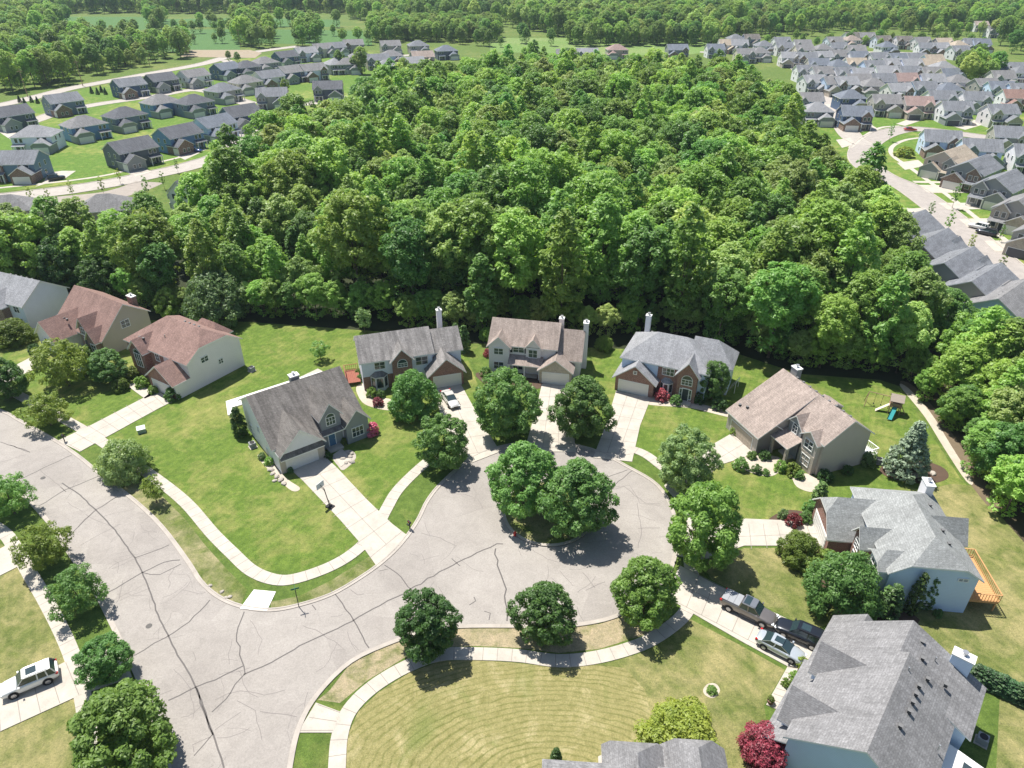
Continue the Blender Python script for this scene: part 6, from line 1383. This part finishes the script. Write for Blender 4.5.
# goal frame
e = empty('goal_frame', at(736, 390), R(60), 'small white ball goal with net on the lawn left of the beige house', 'goal'); m = MB(); m.tube((-1.2, 0, 0), (-1.2, 0, 1.9), .04, .04, 8); m.tube((1.2, 0, 0), (1.2, 0, 1.9), .04, .04, 8); m.tube((-1.2, 0, 1.9), (1.2, 0, 1.9), .04, .04, 8); m.build('frame', M_TRIM, e)
m = MB()
for i in range(9): x = -1.2 + .3 * i; m.tube((x, 0, 1.88), (x, 1.1, 0.03), .008, .008, 4, cap=False)
for i in range(6): t_ = i / 6; m.tube((-1.2, 1.1 * t_, 1.88 * (1 - t_)), (1.2, 1.1 * t_, 1.88 * (1 - t_)), .008, .008, 4, cap=False)
m.build('net', flat('net_grey', (.45, .46, .46), .8), e)
# air conditioners
def ac(pxy, rz, label):
    e = empty('air_conditioner', at(*pxy), rz, label, 'air conditioner'); m = MB(); m.box(-.42, .42, -.42, .42, .08, .82)
    for k in range(7): m.box(-.44, .44, -.44, .44, .14 + k * .09, .17 + k * .09)
    m.build('casing', flat('ac_grey', (.30, .31, .32), .5), e); m = MB(); m.tube((0, 0, .82), (0, 0, .88), .34, .34, 16); m.build('fan_grille', M_BLACK, e); m = MB(); m.box(-.55, .55, -.55, .55, 0, .08); m.build('pad', M_CONC, e)
ac((252, 371), R(-33), 'grey air conditioner at the rear corner of the pale green-grey side wall'); ac((981, 742), R(50), 'grey air conditioner behind the sun room at the lower right'); ac((253, 447), R(37), 'round-topped air conditioner at the side wall of the bungalow'); ac((878, 463), 1.2, 'air conditioner behind the beige end wall')
# boulders and planters
def boulder(pxy, s, label, mat=None, grp='boulders in the garden beds'):
    bm = bmesh.new(); bmesh.ops.create_icosphere(bm, subdivisions=2, radius=1)
    for v in bm.verts: v.co *= 1 + random.uniform(-.16, .16); v.co.z *= .65
    bmesh.ops.scale(bm, vec=(s, s * .8, s * .8), verts=bm.verts); me = bpy.data.meshes.new('boulder'); bm.to_mesh(me); bm.free(); me.materials.append(mat or M_ROCK)
    o = inst('boulder', me, None, at(*pxy) + Vector((0, 0, s * .2)), random.uniform(0, 6)); tag(o, label, 'rock', grp)
for k, q in enumerate([(273, 474), (277, 477), (281, 480), (275, 481), (284, 484), (271, 470)]): boulder(q, .38 + .06 * (k % 3), 'grey boulder in the bed along the bungalow side wall')
for k, q in enumerate([(348, 452), (350, 457), (352, 462), (346, 463), (343, 459), (351, 468 - 14)]): boulder(q, .35 + .07 * (k % 3), 'pale boulder in the bed right of the bungalow porch steps')
for k, q in enumerate([(897, 474), (906, 472), (915, 476), (925, 478), (933, 474), (888, 472)]): boulder(q, .4 + .1 * (k % 3), 'pale boulder in the bed round the spruce')
for k, q in enumerate([(222, 592), (230, 597), (210, 586), (226, 598)]): boulder(q, .28, 'flat stone in the worn corner of the verge')
for k, q in enumerate([(660, 404), (672, 405), (684, 406), (705, 411)]): boulder(q, .3, 'small stone along the bed of the right rear house')
for (x, y, lab) in ((770, 703, 'round planter at the lower end of the front walk beside the red maple'), (621, 751, 'round planter at the corner of the bottom front walk')):
    e = empty('planter', at(x, y), 0, lab, 'planter'); m = MB(); m.tube((0, 0, 0), (0, 0, .5), .26, .36, 14); m.build('pot', flat('terracotta', (.20, .12, .09), .7), e)
    c = inst('plant', CROWN[('shrub', 0)], e, (0, 0, .45)); c.scale = (.34, .34, .3); c.material_slots[0].link = 'OBJECT'; c.material_slots[0].material = L_OLIVE
# utility poles beyond the left estate
for (x, y, lab) in ((83, 86, 'tall utility pole among the trees beyond the pale road'), (28, 97, 'utility pole left of the young conifers'), (150, 66, 'utility pole at the far bend of the pale road'), (241, 48, 'utility pole before the crop field')):
    e = empty('utility_pole', at(x, y), R(20), lab, 'utility pole', 'utility poles beyond the left estate'); m = MB(); m.tube((0, 0, 0), (0, 0, 13), .2, .13, 8); m.build('pole', M_WOOD2, e); m = MB(); m.box(-1.3, 1.3, -.08, .08, 11.6, 11.8); m.build('crossarm', M_WOOD2, e)

# ------------------------------------------------------------------ haze: the air between the camera and the far woods
hz = MB(); hz.box(-1700, 1700, -70, 2200, -1.0, 66); hz = hz.build('haze', [NT('haze_air').mat]); hz['kind'] = 'stuff'
nt = hz.data.materials[0].node_tree; nt.nodes.clear(); ou = nt.nodes.new('ShaderNodeOutputMaterial'); pv = nt.nodes.new('ShaderNodeVolumePrincipled')
pv.inputs['Color'].default_value = (.72, .86, 1, 1); pv.inputs['Density'].default_value = .00009; pv.inputs['Anisotropy'].default_value = .1; nt.links.new(pv.outputs[0], ou.inputs['Volume'])
